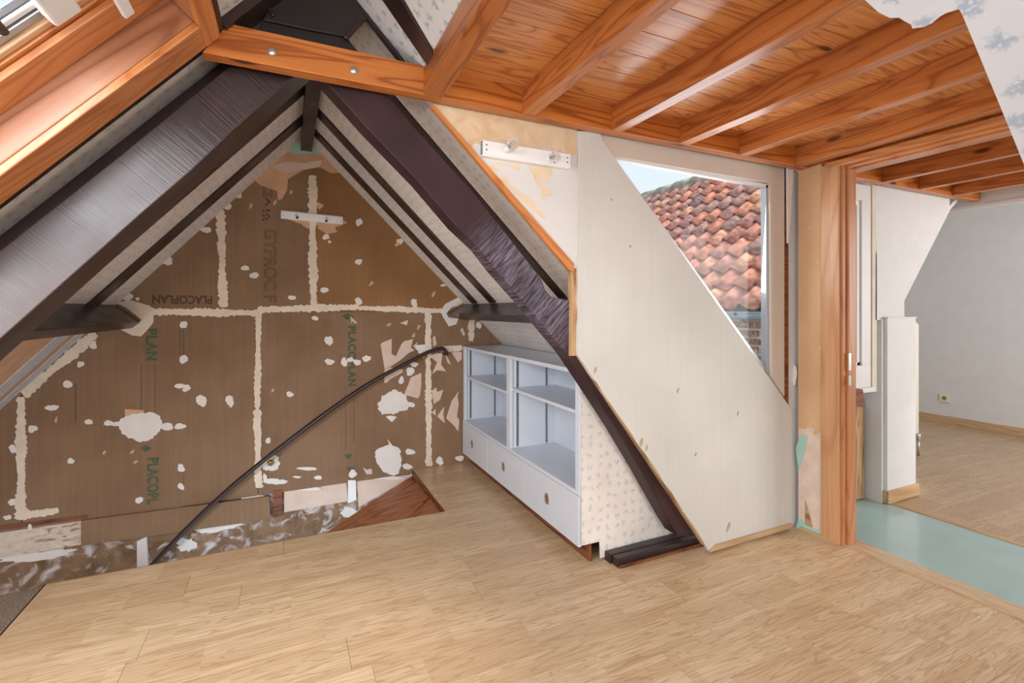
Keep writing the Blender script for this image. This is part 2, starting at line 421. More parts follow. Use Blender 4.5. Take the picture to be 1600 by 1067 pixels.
def clip(poly, n, d):
    """keep n.p <= d ; poly of 2-D points"""
    out = []
    for i in range(len(poly)):
        a, b = poly[i], poly[(i+1) % len(poly)]
        fa = n[0]*a[0]+n[1]*a[1]-d; fb = n[0]*b[0]+n[1]*b[1]-d
        if fa <= 0: out.append(a)
        if fa*fb < 0:
            t = fa/(fa-fb); out.append((a[0]+(b[0]-a[0])*t, a[1]+(b[1]-a[1])*t))
    return out
def tube(name, pts, r, mat, parent=None, seg=10, flat=1.0):
    vs, fs = [], []
    pts = [V(p) for p in pts]; n = len(pts)
    for i, p in enumerate(pts):
        d = (pts[min(i+1, n-1)]-pts[max(i-1, 0)]).normalized()
        a = d.cross(V((0, 1, 0)) if abs(d.y) < .9 else V((1, 0, 0))).normalized(); b = d.cross(a)
        for k in range(seg):
            t = 2*math.pi*k/seg; vs.append(p + a*math.cos(t)*r + b*math.sin(t)*r*flat)
    for i in range(n-1):
        for k in range(seg):
            fs.append((i*seg+k, i*seg+(k+1) % seg, (i+1)*seg+(k+1) % seg, (i+1)*seg+k))
    fs.append(tuple(range(seg-1, -1, -1))); fs.append(tuple((n-1)*seg+k for k in range(seg)))
    c = pts[0]; return mk(name, [v-c for v in vs], fs, mat, Matrix.Translation(c), parent, smooth=True)
def lathe(name, prof, org, axis, mat, parent=None, seg=20):
    vs, fs = [], []; m = frame(org, V(axis).orthogonal(), axis)
    for r, z in prof:
        for k in range(seg):
            t = 2*math.pi*k/seg; vs.append((r*math.cos(t), r*math.sin(t), z))
    for i in range(len(prof)-1):
        for k in range(seg):
            fs.append((i*seg+k, i*seg+(k+1) % seg, (i+1)*seg+(k+1) % seg, (i+1)*seg+k))
    fs.append(tuple(range(seg-1, -1, -1))); fs.append(tuple((len(prof)-1)*seg+k for k in range(seg)))
    return mk(name, vs, fs, mat, m, parent, smooth=True)
def clone(o, Mw, parent=None):
    c = o.copy(); c.parent = None; return place(c, Mw, parent)
NY = V((0, -1, 0))
# ------------------------------------------------------------------ FLOOR
fl = empty('floor', (1.0, 1.0, 0), kind='structure')
mk('subfloor', bv(-1.0, 2.68, -2.6, 2.885, -.16, -.012), BF, 'red_wood', Matrix(), fl)
mk('subfloor', bv(.885, 2.9, 2.885, 3.9, -.16, -.012), BF, 'red_wood', Matrix(), fl)
def planks(parent, x0, x1, y0, y1, mat, seed, w=.1902, L=1.285):
    rnd = random.Random(seed); y = y1
    j = 0
    while y > y0+.01:
        ya = max(y0, y-w); x = x0 - rnd.random()*L
        while x < x1:
            xa, xb = max(x, x0), min(x+L, x1)
            if xb-xa > .02:
                me_v = bv(xa+.0006, xb-.0006, ya+.0006, y-.0006, -.011, 0)
                c = V(((xa+xb)/2, y-w/2 , 0))
                c.y = y - .0951
                mk('laminate_plank', [V(p)-c for p in me_v], BF, mat, Matrix.Translation(c), parent)
            x += L
        y -= w; j += 1
planks(fl, -1.0, 2.68, -2.6, 2.885, 'lam', 3)
planks(fl, .885, 1.86, 2.885, 3.75, 'lam', 5)
# hole edging
box('floor_edging', (-1.0, 2.885, -.05), (.885, 2.891, -.0005), 'tread', fl)
box('floor_edging', (.879, 2.891, -.06), (.8848, 3.74, -.0005), 'red_wood', fl)
box('floor_edging', (-1.006, -2.6, -.05), (-1.0, 2.891, .0), 'black', fl)
# threshold and doorway strip
thr = empty('trim_1', (2.74, 1, 0), kind='structure')
box('threshold_board', (2.683, -1.0, -.01), (2.80, 1.60, .002), 'lam', thr, along=1)
box('threshold_profile', (2.672, -1.0, 0), (2.684, 1.60, .005), 'tan_trim', thr)
box('threshold_profile', (3.515, -1.0, -.01), (3.548, 1.80, .006), 'tan_trim', thr)
# glass floor
gf = empty('glass_floor_panel', (3.15, .5, 0), 'frosted turquoise glass floor panel in the passage beyond the door jamb', 'glass floor')
box('glass_pane', (2.80, -1.0, -.022), (3.515, 1.93, .0), 'frosted', gf)
box('support_board', (2.80, -1.0, -.16), (3.515, 1.93, -.15), 'turq', gf)
for y in (1.42, .78, .1): box('support_batten', (2.80, y-.035, -.149), (3.515, y+.035, -.03), 'pale_pine', gf)
# far room floor
ff = empty('floor', (5, 1, 0), kind='structure')
mk('subfloor', bv(2.68, 6.6, -2.6, -1.0, -.1, -.012), BF, 'lam_far', Matrix(), ff)
mk('subfloor', bv(3.55, 6.6, -1.0, 3.6, -.1, -.012), BF, 'red_wood', Matrix(), ff)
planks(ff, 3.55, 6.56, -1.0, 3.5, 'lam_far', 11)
# ------------------------------------------------------------------ STAIRWELL
sw = empty('staircase', (0.6, 3.3, -.3), 'dark brown winder stair treads in the hole below the laminate floor', 'stairs')
A = UZ(515.6, 831, -.19)
z1 = -.04
def zz(pts, z):
    P = [UZ(u, v, z) for u, v in pts]
    return [V((min(p.x, .876) , min(p.y, 3.772), p.z)) for p in P]
prism('tread', zz([(590, 790), (655, 752), (676, 776), (640, 807), (560, 850), (500, 868)], z1), (0, 0, -.035), 'tread', sw, xdir=(1, .35, 0))
prism('tread', zz([(641, 806), (678, 778), (712, 806), (660, 845), (560, 870)], -.03), (0, 0, -.03), 'tread', sw, xdir=(1, .2, 0))
prism('stringer', zz([(500, 838), (646, 743), (650, 752), (505, 850)], -.06), (0, 0, -.12), 'tread', sw, xdir=(1, .6, 0))
# lower landing
la = tag(mk('landing_carpet', bv(-2.0, -.75, 1.6, 3.79, -.44, -.40), BF, 'carpet', Matrix()), 'speckled beige carpet on the lower landing left of the laminate floor', 'carpet')
# ------------------------------------------------------------------ unseen rear wall and ceiling, added to block the sun
wf = empty('wall_sun_block', (1, -2.62, 0), kind='structure')
prism('wall_face', [(-2.1, -2.62, -.02), (6.66, -2.62, -.02), (6.66, -2.62, 2.3), (.3, -2.62, 2.3), (.108, -2.62, 2.49), (-2.1, -2.62, .0)], (0, -.1, 0), 'far_white', wf, xdir=(1, 0, 0))
mk('ceiling_sun_block', bv(1.6, 6.6, -2.6, .14, 2.16, 2.24), BF, 'far_white', Matrix())['kind'] = 'structure'
# ------------------------------------------------------------------ GABLE WALL
gw = empty('wall_back', (0, GY, 0), kind='structure')
mk('wall_core', [(-2.1, GY+.03, -1.2), (2.0, GY+.03, -1.2), (2.0, GY+.03, .55), (.09, GY+.03, 2.60), (-2.1, GY+.03, .05),
                 (-2.1, GY+.15, -1.2), (2.0, GY+.15, -1.2), (2.0, GY+.15, .55), (.09, GY+.15, 2.60), (-2.1, GY+.15, .05)],
   [(0, 4, 3, 2, 1), (5, 6, 7, 8, 9), (0, 1, 6, 5), (1, 2, 7, 6), (2, 3, 8, 7), (3, 4, 9, 8), (4, 0, 5, 9)], 'low', Matrix(), gw)
xj = lambda u, v=480: UY(u, v, GY).x
zj = UY(480, 487, GY).z
def gpanel(x0, x1, z0, z1, mat='board'):
    p = [(x0, z0), (x1, z0), (x1, z1), (x0, z1)]
    p = clip(p, (-LB, 1), LA+.06); p = clip(p, (-RB, 1), RA+.06)
    return prism('plasterboard_panel', [(x, GY+.013, z) for x, z in p], (0, -.013, 0), mat, gw, xdir=(1, 0, 0))
g = .002
xs = [-2.1, xj(34, 700), xj(403, 600), xj(670, 600), xj(737, 510), 1.95]
zb = .002
bz = [UY(30, 813, GY).z, UY(200, 793, GY).z]
for i in range(5):
    gpanel(xs[i]+g, xs[i+1]-g, -.03 if i < 3 else -.01, zj-g)
xu = [-1.2, xj(343, 400), xj(488, 350), 1.6]
for i in range(3): gpanel(xu[i]+g, xu[i+1]-g, zj+g, 2.62, 'board_warm' if i == 2 else 'board')

def G(u, v, d=.0): return UY(u, v, GY-d)
def flat(name, pts, mat, d=.003, d0=0.0, parent=gw, plane=None):
    plane = plane or (lambda u, v, k: G(u, v, k))
    P = [plane(u, v, d0) for u, v in pts]
    nn_ = (P[1]-P[0]).cross(P[2]-P[0])
    d += rg.random()*.0011
    if parent.name.startswith('wall_partition'): return prism(name, P, (-d, 0, 0), mat, parent, xdir=(0, -1, 0))
    return prism(name, P, (0, -d, 0), mat, parent, xdir=(1, 0, 0))
rg = random.Random(4)
def ragged(u0, v0, u1, v1, wd, mat='filler', jag=.28, step=3.0, name='joint_filler', d=.003, parent=gw, plane=None):
    L = math.hypot(u1-u0, v1-v0); n = max(3, int(L/step)); nx, ny = -(v1-v0)/L, (u1-u0)/L
    a, b = [], []
    ph = rg.random()*9
    for i in range(n+1):
        t = i/n; s = wd/2*(1+.18*math.sin(t*L/17+ph))
        ja = s*(1+rg.uniform(-jag, jag)); jb = s*(1+rg.uniform(-jag, jag))
        if i in (0, n): ja *= .7; jb *= .7
        x, y = u0+(u1-u0)*t, v0+(v1-v0)*t
        a.append((x+nx*ja, y+ny*ja)); b.append((x-nx*jb, y-ny*jb))
    return flat(name, a+b[::-1], mat, d, parent=parent, plane=plane)
def blob(u, v, rx, ry=None, mat='plaster_w', jag=.16, n=None, name='plaster_patch', d=.003, rot=0, parent=gw, plane=None):
    ry = ry or rx; n = n or max(9, int(rx*1.6)+7); pts = []
    p1, p2 = rg.random()*6, rg.random()*6
    for i in range(n):
        t = 2*math.pi*i/n; k = 1+.12*math.sin(2*t+p1)+.08*math.sin(3*t+p2)+rg.uniform(-jag, jag)
        x, y = rx*k*math.cos(t), ry*k*math.sin(t)
        pts.append((u+x*math.cos(rot)-y*math.sin(rot), v+x*math.sin(rot)+y*math.cos(rot)))
    return flat(name, pts, mat, d, parent=parent, plane=plane)
def poly(pts, mat, ox=0, oy=0, s=1., name='torn_paper', d=.0022, parent=gw, plane=None, d0=0.0):
    return flat(name, [(ox+x/s, oy+y/s) for x, y in pts], mat, d, d0, parent, plane)
for a in [(228, 487, 402, 489, 11), (402, 484, 560, 480, 10), (560, 481, 700, 486, 8), (345, 328, 349, 480, 12), (488, 274, 490, 478, 12),
          (404, 489, 402, 640, 9), (402, 640, 404, 762, 11), (669, 488, 669, 560, 10), (669, 560, 670, 728, 9), (33, 620, 33, 812, 15),
          (34, 805, 92, 797, 11), (36, 616, 150, 521, 15), (737, 499, 736, 533, 8), (690, 546, 722, 543, 8), (705, 478, 724, 470, 6)]:
    ragged(*a)
poly([(1190, 215), (1370, 195), (1560, 250), (1600, 290), (1600, 420), (1540, 500), (1470, 570), (1380, 560), (1240, 490), (1330, 470), (1480, 400), (1300, 260)], 'filler', 0, 440, 6.667, 'joint_filler', .0035)
poly([(1230, 200), (1350, 140), (1370, 165), (1290, 230), (1240, 280), (1260, 320), (1350, 330), (1330, 380), (1265, 400), (1215, 320), (1190, 265)], 'plaster_w', 480, 440, 5.714, 'joint_filler', .0035)
for b in [(373, 306, 5, 4), (356, 323, 6, 5), (322, 359, 8, 5), (262, 406, 8, 8), (383, 419, 6, 4), (397, 430, 7, 5), (456, 465, 6, 4), (287, 507, 7, 5), (287, 561, 7, 6),
          (126, 569, 5, 5), (106, 600, 8, 5), (281, 603, 7, 4), (291, 606, 7, 5), (315, 626, 8, 9), (359, 626, 6, 9), (200, 464, 7, 6), (215, 467, 3, 3), (145, 539, 7, 6), (453, 616, 6, 4),
          (492, 497, 6, 3), (81, 637, 10, 5), (51, 670, 7, 6), (20, 701, 6, 6), (139, 659, 7, 4), (170, 661, 7, 5), (184, 662, 8, 4), (260, 666, 10, 7), (281, 666, 8, 5), (111, 720, 6, 4),
          (283, 731, 6, 6), (283, 760, 5, 5), (218, 781, 6, 5), (12, 808, 6, 4), (20, 784, 6, 6), (419, 688, 4, 5), (47, 823, 3, 5), (561, 347, 5, 6), (625, 377, 5, 5), (560, 409, 6, 4),
          (507, 453, 7, 4), (509, 370, 6, 4), (515, 378, 3, 2), (560, 471, 6, 6), (647, 473, 5, 6), (692, 446, 4, 2), (514, 532, 6, 8), (515, 565, 7, 5), (538, 566, 5, 7), (547, 562, 5, 4), (558, 566, 7, 4),
          (573, 560, 6, 5), (748, 508, 4, 6), (641, 580, 6, 7), (627, 594, 4, 6), (647, 569, 6, 4), (641, 632, 7, 4), (641, 706, 7, 5), (636, 729, 7, 5), (718, 716, 7, 4), (687, 720, 6, 6), (480, 732, 14, 3),
          (497, 746, 7, 3), (430, 752, 17, 5), (551, 740, 7, 6), (423, 724, 15, 11), (414, 746, 3, 7), (464, 745, 6, 2), (542, 270, 3, 5), (553, 285, 4, 8), (662, 545, 14, 7)]:
    blob(*b)
blob(220, 666, 30, 25, jag=.07, n=44, d=.005); blob(614, 629, 22, 20, jag=.1, n=44, d=.005); blob(608, 717, 22, 22, jag=.08, n=44, d=.005)
for k in ((640, 475), (615, 655)): pass
poly([(700, 290), (740, 280), (800, 290), (755, 340)], 'plaster_w', 480, 600, 5.71, 'plaster_patch', .004)
poly([(715, 490), (760, 545), (735, 550)], 'plaster_w', 480, 600, 5.71, 'plaster_patch', .004)
K = 5.714
for pts in ([(655, 560), (668, 545), (755, 510), (752, 640), (790, 668), (840, 560), (862, 532), (945, 512), (925, 590), (958, 612), (900, 640), (845, 690), (740, 760), (690, 775)],
            [(690, 778), (740, 765), (855, 785), (850, 810), (740, 870), (705, 905), (688, 900)],
            [(945, 575), (990, 535), (965, 590)], [(900, 925), (930, 930), (1022, 888), (1005, 1020), (960, 1035), (865, 1005)],
            [(1090, 660), (1150, 640), (1205, 640), (1195, 740), (1240, 800), (1160, 790), (1112, 825), (1160, 720), (1135, 700)],
            [(1235, 655), (1262, 690), (1283, 742), (1250, 720)], [(1120, 500), (1140, 480), (1155, 560), (1125, 580)],
            [(830, 370), (900, 342), (890, 390)], [(380, 300), (405, 330), (450, 370), (420, 370), (405, 350), (385, 375), (395, 345)],
            [(1365, 430), (1385, 410), (1410, 470), (1395, 490)], [(1285, 630), (1378, 628), (1378, 690), (1345, 722), (1320, 680)]):
    poly(pts, 'pinkpaper', 480, 440, K)
for pts in ([(1112, 60), (1150, 30), (1160, 70), (1215, 50), (1185, 140), (1130, 178)], [(1222, 200), (1215, 280), (1230, 350), (1160, 290)],
            [(1357, 60), (1340, 110), (1352, 170), (1335, 290), (1357, 320), (1348, 422), (1310, 370), (1240, 305), (1290, 150)],
            [(1115, 255), (1145, 220), (1145, 282)], [(925, -60), (1020, -100), (1010, 60), (990, 130), (940, 110), (870, 100)],
            [(495, 742), (530, 765), (575, 755), (580, 800), (530, 805)]):
    poly(pts, 'pinkpaper', 480, 600, K)
poly([(300, 890), (400, 800), (480, 760), (560, 770), (640, 760), (700, 800), (735, 865), (690, 865), (640, 835), (560, 850), (480, 895), (475, 950), (450, 995), (430, 1000), (425, 955), (340, 925)], 'peach', 300, 0, 3.2)
poly([(405, 830), (470, 808), (560, 815), (650, 800), (640, 835), (540, 850), (470, 870), (420, 850)], 'pinkpaper', 300, 0, 3.2, d0=.0022)
poly([(410, 800), (545, 690), (600, 680), (660, 765), (560, 772), (480, 762)], 'turq', 300, 0, 3.2, 'paint_patch', d0=.001)
poly([(255, 350), (420, 400), (560, 450), (690, 540), (760, 470), (870, 470), (880, 540), (1040, 640), (1225, 600), (1180, 520), (1400, 440), (1330, 380)], 'peach', 420, 310, 11.43)
poly([(830, 90), (880, 65), (990, 125), (900, 210)], 'peach', 420, 310, 11.43)
poly([(625, 125), (720, 130), (720, 160), (625, 170)], 'peach', 0, 600, 3.2)
for (u, v) in [(163, 707), (206, 706), (212, 721), (88, 656), (620, 382), (580, 443), (455, 300), (677, 460), (430, 316), (392, 322), (426, 610), (608, 507), (646, 524), (654, 511)]:
    blob(u, v, 2.2, 4.5, 'peach', .3, 7, 'torn_paper', rot=rg.uniform(.2, 1.1))
# print on the boards
def text(name, s, u, v, size, mat, parent=gw, outline=0, rot=-math.pi/2, sx=1.0, xd=0.0, plane_y=None, bold=.0):
    c = bpy.data.curves.new(name, 'FONT'); c.body = s; c.size = size; c.align_x = 'LEFT'; c.align_y = 'BOTTOM'
    c.space_character = 1.0 + xd; c.offset = bold
    if outline: c.fill_mode = 'NONE'; c.bevel_depth = outline; c.bevel_resolution = 0
    t = bpy.data.objects.new(name, c); COL.objects.link(t)
    me = bpy.data.meshes.new_from_object(t); bpy.data.objects.remove(t)
    me.materials.clear(); me.materials.append(M[mat])
    o = bpy.data.objects.new(name, me)
    p = UY(u, v, (plane_y or GY)-.0012)
    Mw = Matrix.Translation(p) @ Matrix.Rotation(math.pi/2, 4, 'X') @ Matrix.Rotation(rot, 4, 'Z') @ Matrix.Diagonal((sx, 1, 1, 1))
    return place(o, Mw, parent)
text('printed_text', 'GYPROC F', 408, 356, .105, 'ink', outline=.0014, sx=1.03)
text('printed_text', 'CE', 407, 288, .08, 'ink', outline=.0012, sx=.9)
for k_, (x_, y_) in enumerate([(412, 330), (412, 337), (412, 343), (418, 329), (418, 335), (418, 342), (421, 329), (421, 338)]):
    poly([(-2, -1.6), (1.5, -1.6), (1.5, 1.4), (-2, 1.4)], 'ink', x_, y_, 1, 'printed_mark', .0008)
poly([(165, 232), (210, 268), (165, 304), (165, 290), (190, 268), (165, 246)], 'ink', 380, 260, 4.85, 'printed_arrow', .0008)
text('printed_text', 'PLACOPLAN', 541, 509, .075, 'ink_green', sx=.98, xd=.12, bold=.003)
text('printed_text', 'PLAN', 224, 513, .08, 'ink_green', sx=1.0, xd=.1, bold=.003)
text('printed_text', 'PLACOPL', 226, 716, .08, 'ink_green', sx=.82, xd=.1, bold=.003)
text('printed_text', 'PLACOPLAN', 332, 459, .075, 'ink', rot=math.pi, sx=.78, bold=.002)
for (u, v, dn) in [(228, 700, 0), (543, 494, 0), (544, 713, 1), (548, 733, 1)]:
    poly([(-9, 0), (0, -5), (9, 0), (0, 6)] if not dn else [(-7, -3), (7, -3), (0, 5)], 'ink_green', u, v, 1, 'printed_arrow', .0008)
for (u, va, vb) in [(221, 570, 640), (242, 570, 645), (540, 605, 703), (553, 620, 690), (287, 515, 555), (281, 515, 545), (287, 735, 757), (118, 600, 660)]:
    poly([(-.45, va), (.45, va), (.45, vb), (-.45, vb)], 'ink_green' if u > 200 else 'ink', u, 0, 1, 'printed_line', .0008)

# lower part of the wall in the stair hole
LY = GY+.028
def low(pts, mat, d, name, ox=0, oy=0, s=1., y=LY, d0=0):
    P = [UY(ox+a/s, oy+b/s, y-d0) for a, b in pts]
    return prism(name, P, (0, -d, 0), mat, gw, xdir=(1, 0, 0))
low([(-60, 838), (131, 806), (131, 848), (-60, 880)], 'creamlow', .022, 'cream_board')
low([(131, 809), (421, 772), (423, 807), (131, 848)], 'board', .045, 'kick_board')
low([(180, 800), (425, 768), (425, 773), (180, 806)], 'insul', .01, 'insulation_strip')
low([(427, 764), (441, 762), (441, 802), (427, 806)], 'red_wood', .03, 'timber_stub')
low([(444, 764), (541, 753), (543, 782), (444, 799)], 'pinkpaper', .016, 'cream_board')
low([(543, 748), (555, 748), (556, 778), (543, 784)], 'white_metal', .035, 'metal_bracket')
low([(557, 750), (650, 738), (640, 746), (560, 792)], 'pinkpaper', .012, 'cream_board')
low([(-60, 826), (140, 801), (140, 806), (-60, 834)], 'red_wood', .03, 'timber_edge')
low([(425, 764), (640, 737), (640, 740), (425, 767)], 'red_wood', .02, 'timber_edge')
low([(216, 843), (231, 835), (234, 890), (216, 890)], 'plaster_w', .03, 'plaster_post')
for q in [(470, 762, 30, 4), (600, 746, 30, 3), (395, 776, 18, 4), (250, 792, 30, 3)]:
    blob(*q, plane=lambda u, v, k: UY(u, v, LY-.02), d=.006)
for q in [(345, 822, 40, 7), (60, 868, 60, 7), (292, 850, 18, 9), (545, 800, 12, 9)]:
    blob(*q, jag=.22, n=30, plane=lambda u, v, k: UY(u, v, LY), d=.004, rot=-.15)

# ------------------------------------------------------------------ SLOPES (papered ceilings between rafters)
def slopeL(x0, x1, y0, y1, mat, name='wallpaper_panel', parent=None, t=.09, off=0):
    P = [V((x, y, lz(x))) + LN*off for x, y in ((x0, y0), (x1, y0), (x1, y1), (x0, y1))]
    return prism(name, P, -LN*t, mat, parent, xdir=(0, 1, 0))
def slopeR(x0, x1, y0, y1, mat, name='wallpaper_panel', parent=None, t=.09, off=0):
    P = [V((x, y, rz(x))) + RN*off for x, y in ((x0, y0), (x1, y0), (x1, y1), (x0, y1))]
    return prism(name, P, -RN*t, mat, parent, xdir=(0, 1, 0))
cl = empty('ceiling_left', (-.8, 2.5, lz(-.8)), kind='structure')
cr = empty('ceiling_right', (.8, 2.5, rz(.8)), kind='structure')
XA = (RA-LA)/(LB-RB)
slopeL(-2.1, -1.05, 1.75, GY+.1, 'peach', parent=cl)
slopeL(-1.05, XA+.06, 1.75, GY+.1, 'wp', parent=cl)
slopeL(-2.1, -1.6, -2.6, 1.75, 'wp', parent=cl)
slopeL(-.23, XA+.06, -2.6, 1.75, 'wp_clean', parent=cl)
slopeL(-1.6, -.23, -2.6, -.7, 'wp', parent=cl)
slopeR(XA-.06, .52, -2.6, 1.86, 'wp_clean', parent=cr)
slopeR(XA-.06, 1.95, 1.86, GY+.1, 'wp', parent=cr)
# near part of the right slope, broken off ragged where the dormer cuts it
ys = [(1600, -60), (1500, 44), (1496, 14)]
rag = [(.50, .62), (.60, .60), (.68, .585), (.74, .57), (.78, .55), (.82, .50)]
edge = []
for (u, v) in [(1340, -12), (1352, 0), (1362, 14), (1372, 22), (1384, 23), (1392, 27), (1402, 29), (1412, 32), (1420, 38), (1426, 43), (1434, 44), (1446, 40), (1458, 33), (1466, 27), (1478, 22), (1496, 14)]:
    p = UR(u, v); edge.append((p.x+rg.uniform(-.002, .002), p.y+rg.uniform(-.003, .003)))
e2 = [UR(u, v) for u, v in [(1503, 22), (1533, 94)]]
edge += [(p.x, p.y) for p in e2] + [(1.05, .369), (1.95, .369), (1.95, -2.6), (.521, -2.6), (.521, edge[0][1])]
prism('wallpaper_panel', [V((x, y, rz(x))) for x, y in edge], -RN*.02, 'wp_near', cr, xdir=(0, 1, 0))
# strips of torn paper low on the left slope
def slquad(px, mat, th, name, parent, plane, N):
    P = [plane(u, v) for u, v in px]; return prism(name, P, N*th, mat, parent)
for k, (a0, a1, mt) in enumerate([(3.35, 3.52, 'wp_grey'), (3.62, 3.745, 'wp_grey')]):
    slopeL(-2.0, -1.06, a0, a1, mt, 'paper_strip', cl, t=.004, off=.004)
# narrow dark rafters painted on the slopes
def rafterL(x0, x1, y0, y1, parent=cl, d=.018, mat='dark', name='rafter'):
    P = [V((x, y, lz(x))) for x, y in ((x0, y0), (x1, y0), (x1, y1), (x0, y1))]
    return prism(name, P, LN*d, mat, parent, xdir=LD)
def rafterR(x0, x1, y0, y1, parent=cr, d=.018, mat='dark', name='rafter'):
    P = [V((x, y, rz(x))) for x, y in ((x0, y0), (x1, y0), (x1, y1), (x0, y1))]
    return prism(name, P, RN*d, mat, parent, xdir=RD)
rafterR(XA, 1.30, 3.41, 3.52, d=.012); rafterR(XA, 1.30, 3.05, 3.16, d=.012)
rafterL(-1.02, XA, 3.25, 3.41, d=.012); rafterL(-1.02, XA, 2.79, 2.91, d=.012)
rafterL(-1.9, XA, 1.985, 2.12, d=.03); rafterL(-1.9, -.2, 1.822, 1.838, d=.006)
rafterR(XA, 1.3, 2.11, 2.18, d=.012)
rafterL(-.198, XA, 1.735, 1.85, d=.03); rafterL(-.224, -.199, -2.6, 1.84, d=.022)
for q in ([(603, 0), (632, 0), (692, 103), (678, 110)], [(545, -8), (551, -8), (665, 135), (660, 139)]):
    P = [UR(u, v) for u, v in q]
    if q[0][0] == 603: P[0] += (P[0]-P[3])*.6; P[1] += (P[1]-P[2])*.6
    else: P[0] += (P[0]-P[3])*.35; P[1] += (P[1]-P[2])*.35
    prism('rafter', P, RN*.012, 'dark', cr, xdir=RD)
tag(prism('header_cleat', [UR(630, 98, .02), UR(637, 97, .02), UR(666, 142, .02), UR(660, 145, .02)], RN*.02, 'black_wood', None), 'small dark cleat at the right end of the bolted header beam beside the papered slope', 'cleat')

# ------------------------------------------------------------------ ROOF TRUSS
TF, TB = 1.845, 1.99
tr = empty('roof_truss', (0.1, TF, 0.05), 'dark aubergine painted timber roof truss with two sloping legs meeting at the ridge', 'roof truss')
def tpoly(name, px, mat, y=TF, th=None, xdir=None, par=tr, bevel=.004):
    P = [UY(u, v, y) for u, v in px]; return prism(name, P, (0, (th or (TB-TF)), 0), mat, par, xdir=xdir, bevel=bevel)
# right leg: straight above the purlin, then curving steeper to the foot
pR = [(470, 60), (500, 118), (573, 200), (652, 282), (711, 352), (748, 387), (775, 422), (816, 469), (850, 510), (888, 556), (925, 612), (965, 674), (1005, 742), (1044, 812), (1060, 838), (1096, 838), (1040, 750), (1000, 690), (950, 610), (915, 560), (905, 490), (893, 470), (862, 464), (852, 452), (847, 437), (740, 300), (650, 200), (615, 158), (560, 95), (520, 40)]
tpoly('truss_leg', pR, 'worn', th=.10, xdir=UY(740, 300, TF)-UY(620, 168, TF))
pL = [(-140, 656), (0, 531), (225, 331), (300, 266), (369, 200), (450, 128), (505, 80), (470, 20), (355, 105), (180, 248), (0, 390), (-140, 502)]
tpoly('truss_leg', pL, 'dark', th=.16, xdir=UY(355, 105, TF)-UY(0, 390, TF))
tpoly('collar_board', [(372, 88), (400, 52), (421, 14), (548, 22), (543, 58), (566, 92), (580, 112), (560, 110), (440, 76)], 'black_wood', y=TF-.010, th=.02, xdir=(1, 0, 0))
tpoly('collar_board', [(421, 12), (424, -6), (440, -60), (520, -60), (556, 0), (574, 30), (566, 36), (545, 58), (480, 46), (410, 31)], 'black_wood', y=TF-.022, th=.012, xdir=(1, 0, 0))
tpoly('cleat', [(536, 56), (560, 30), (567, 36), (543, 62)], 'dark', y=TF-.034, th=.012)
tpoly('cleat', [(413, 4), (421, 0), (431, 22), (425, 26)], 'dark', y=TF-.034, th=.012)
# sill block the right leg stands on
sl = empty('timber_sill_block', (1.7, 1.94, 0), 'dark painted timber sill block on the floor under the foot of the truss', 'timber block')
box('sill_beam', (1.435, 1.944, .001), (1.99, 1.99, .047), 'dark', sl, .004)
box('sill_beam', (1.445, 1.900, .001), (1.99, 1.942, .043), 'dark', sl, .004)
box('edge_strip', (1.452, 1.884, .001), (2.0, 1.899, .014), 'red_wood', sl, .003)
# purlins
def purlin(px, label, ya, yb):
    P = [UY(u, v, GY-.002) for u, v in px]
    o = prism('purlin', [V((p.x, yb, p.z)) for p in P], (0, ya-yb, 0), 'dark', None, xdir=(0, 1, 0), bevel=.005)
    return tag(o, label, 'beam')
purlin([(176, 472), (220, 503), (206, 513), (150, 492)], 'dark painted purlin from the left truss leg to the gable wall', 2.0, GY-.002)
purlin([(738, 468), (698, 490), (722, 499), (770, 492)], 'dark painted purlin from the right truss leg to the gable wall above the bookcase', 2.0, GY-.002)
tag(box('purlin_stub', (1.20, 1.95, 1.17), (1.5, 1.995, 1.31), 'dark'), 'dark purlin stub in the notch between right truss leg and white panel', 'beam')
rb = [UY(470, 233, GY), UY(487, 237, GY)]
tag(prism('ridge_beam', [(rb[0].x, GY, 2.385), (rb[1].x, GY, 2.385), (rb[1].x+.005, GY, 2.60), (rb[0].x-.005, GY, 2.60)], (0, -(GY-1.99), 0), 'dark', None, xdir=(0, 1, 0)), 'dark ridge beam running from the header to the gable peak', 'beam')

# ------------------------------------------------------------------ HEADER, JOISTS, BOARDED CEILING
HF, HB, HZ, HT = 1.752, 1.805, 2.045, 2.148
hd = empty('header_beam', (.1, HF, HZ), 'varnished orange pine header beam with two bolt heads crossing in front of the truss', 'beam')
hx = UY(316, 80, HF).x
prism('beam', [(hx, HF, HZ), (4.6, HF, HZ), (4.6, HF, HT), (UY(357, 40, HF).x, HF, HT+.004)], (0, HB-HF, 0), 'pine_beam', hd, xdir=(1, 0, 0), bevel=.002)
for u, v in ((425, 81), (553, 110)):
    p = UY(u, v, HF)
    lathe('bolt_head', [(.0, .006), (.009, .0055), (.013, .003), (.0135, .0)], p, (0, -1, 0), 'steel', hd)
jl = {.455: ('trimmer joist at the left edge of the boarded ceiling', .07), .86: ('second', .058), 1.30: ('third', .058), 1.70: ('fourth', .058), 2.10: ('fifth', .058), 2.535: ('sixth', .06)}
labs = ['rough varnished trimmer joist along the left edge of the boarded ceiling, beside the papered slope',
        'varnished pine joist second from the left, meeting the header above the bulb fixture',
        'third varnished pine joist, meeting the header above the top corner of the white panel',
        'varnished pine joist meeting the header above the left half of the sloping window',
        'varnished pine joist meeting the header above the right half of the sloping window',
        'varnished pine joist ending over the tan wall strip and door jamb']
for (x, (_, wd)), lb in zip(jl.items(), labs):
    o = box('ceiling_joist', (x, .15, HZ), (x+wd, HF, HT), 'pine', bevel=.002)
    tag(o, lb, 'joist', 'joists of the boarded ceiling')
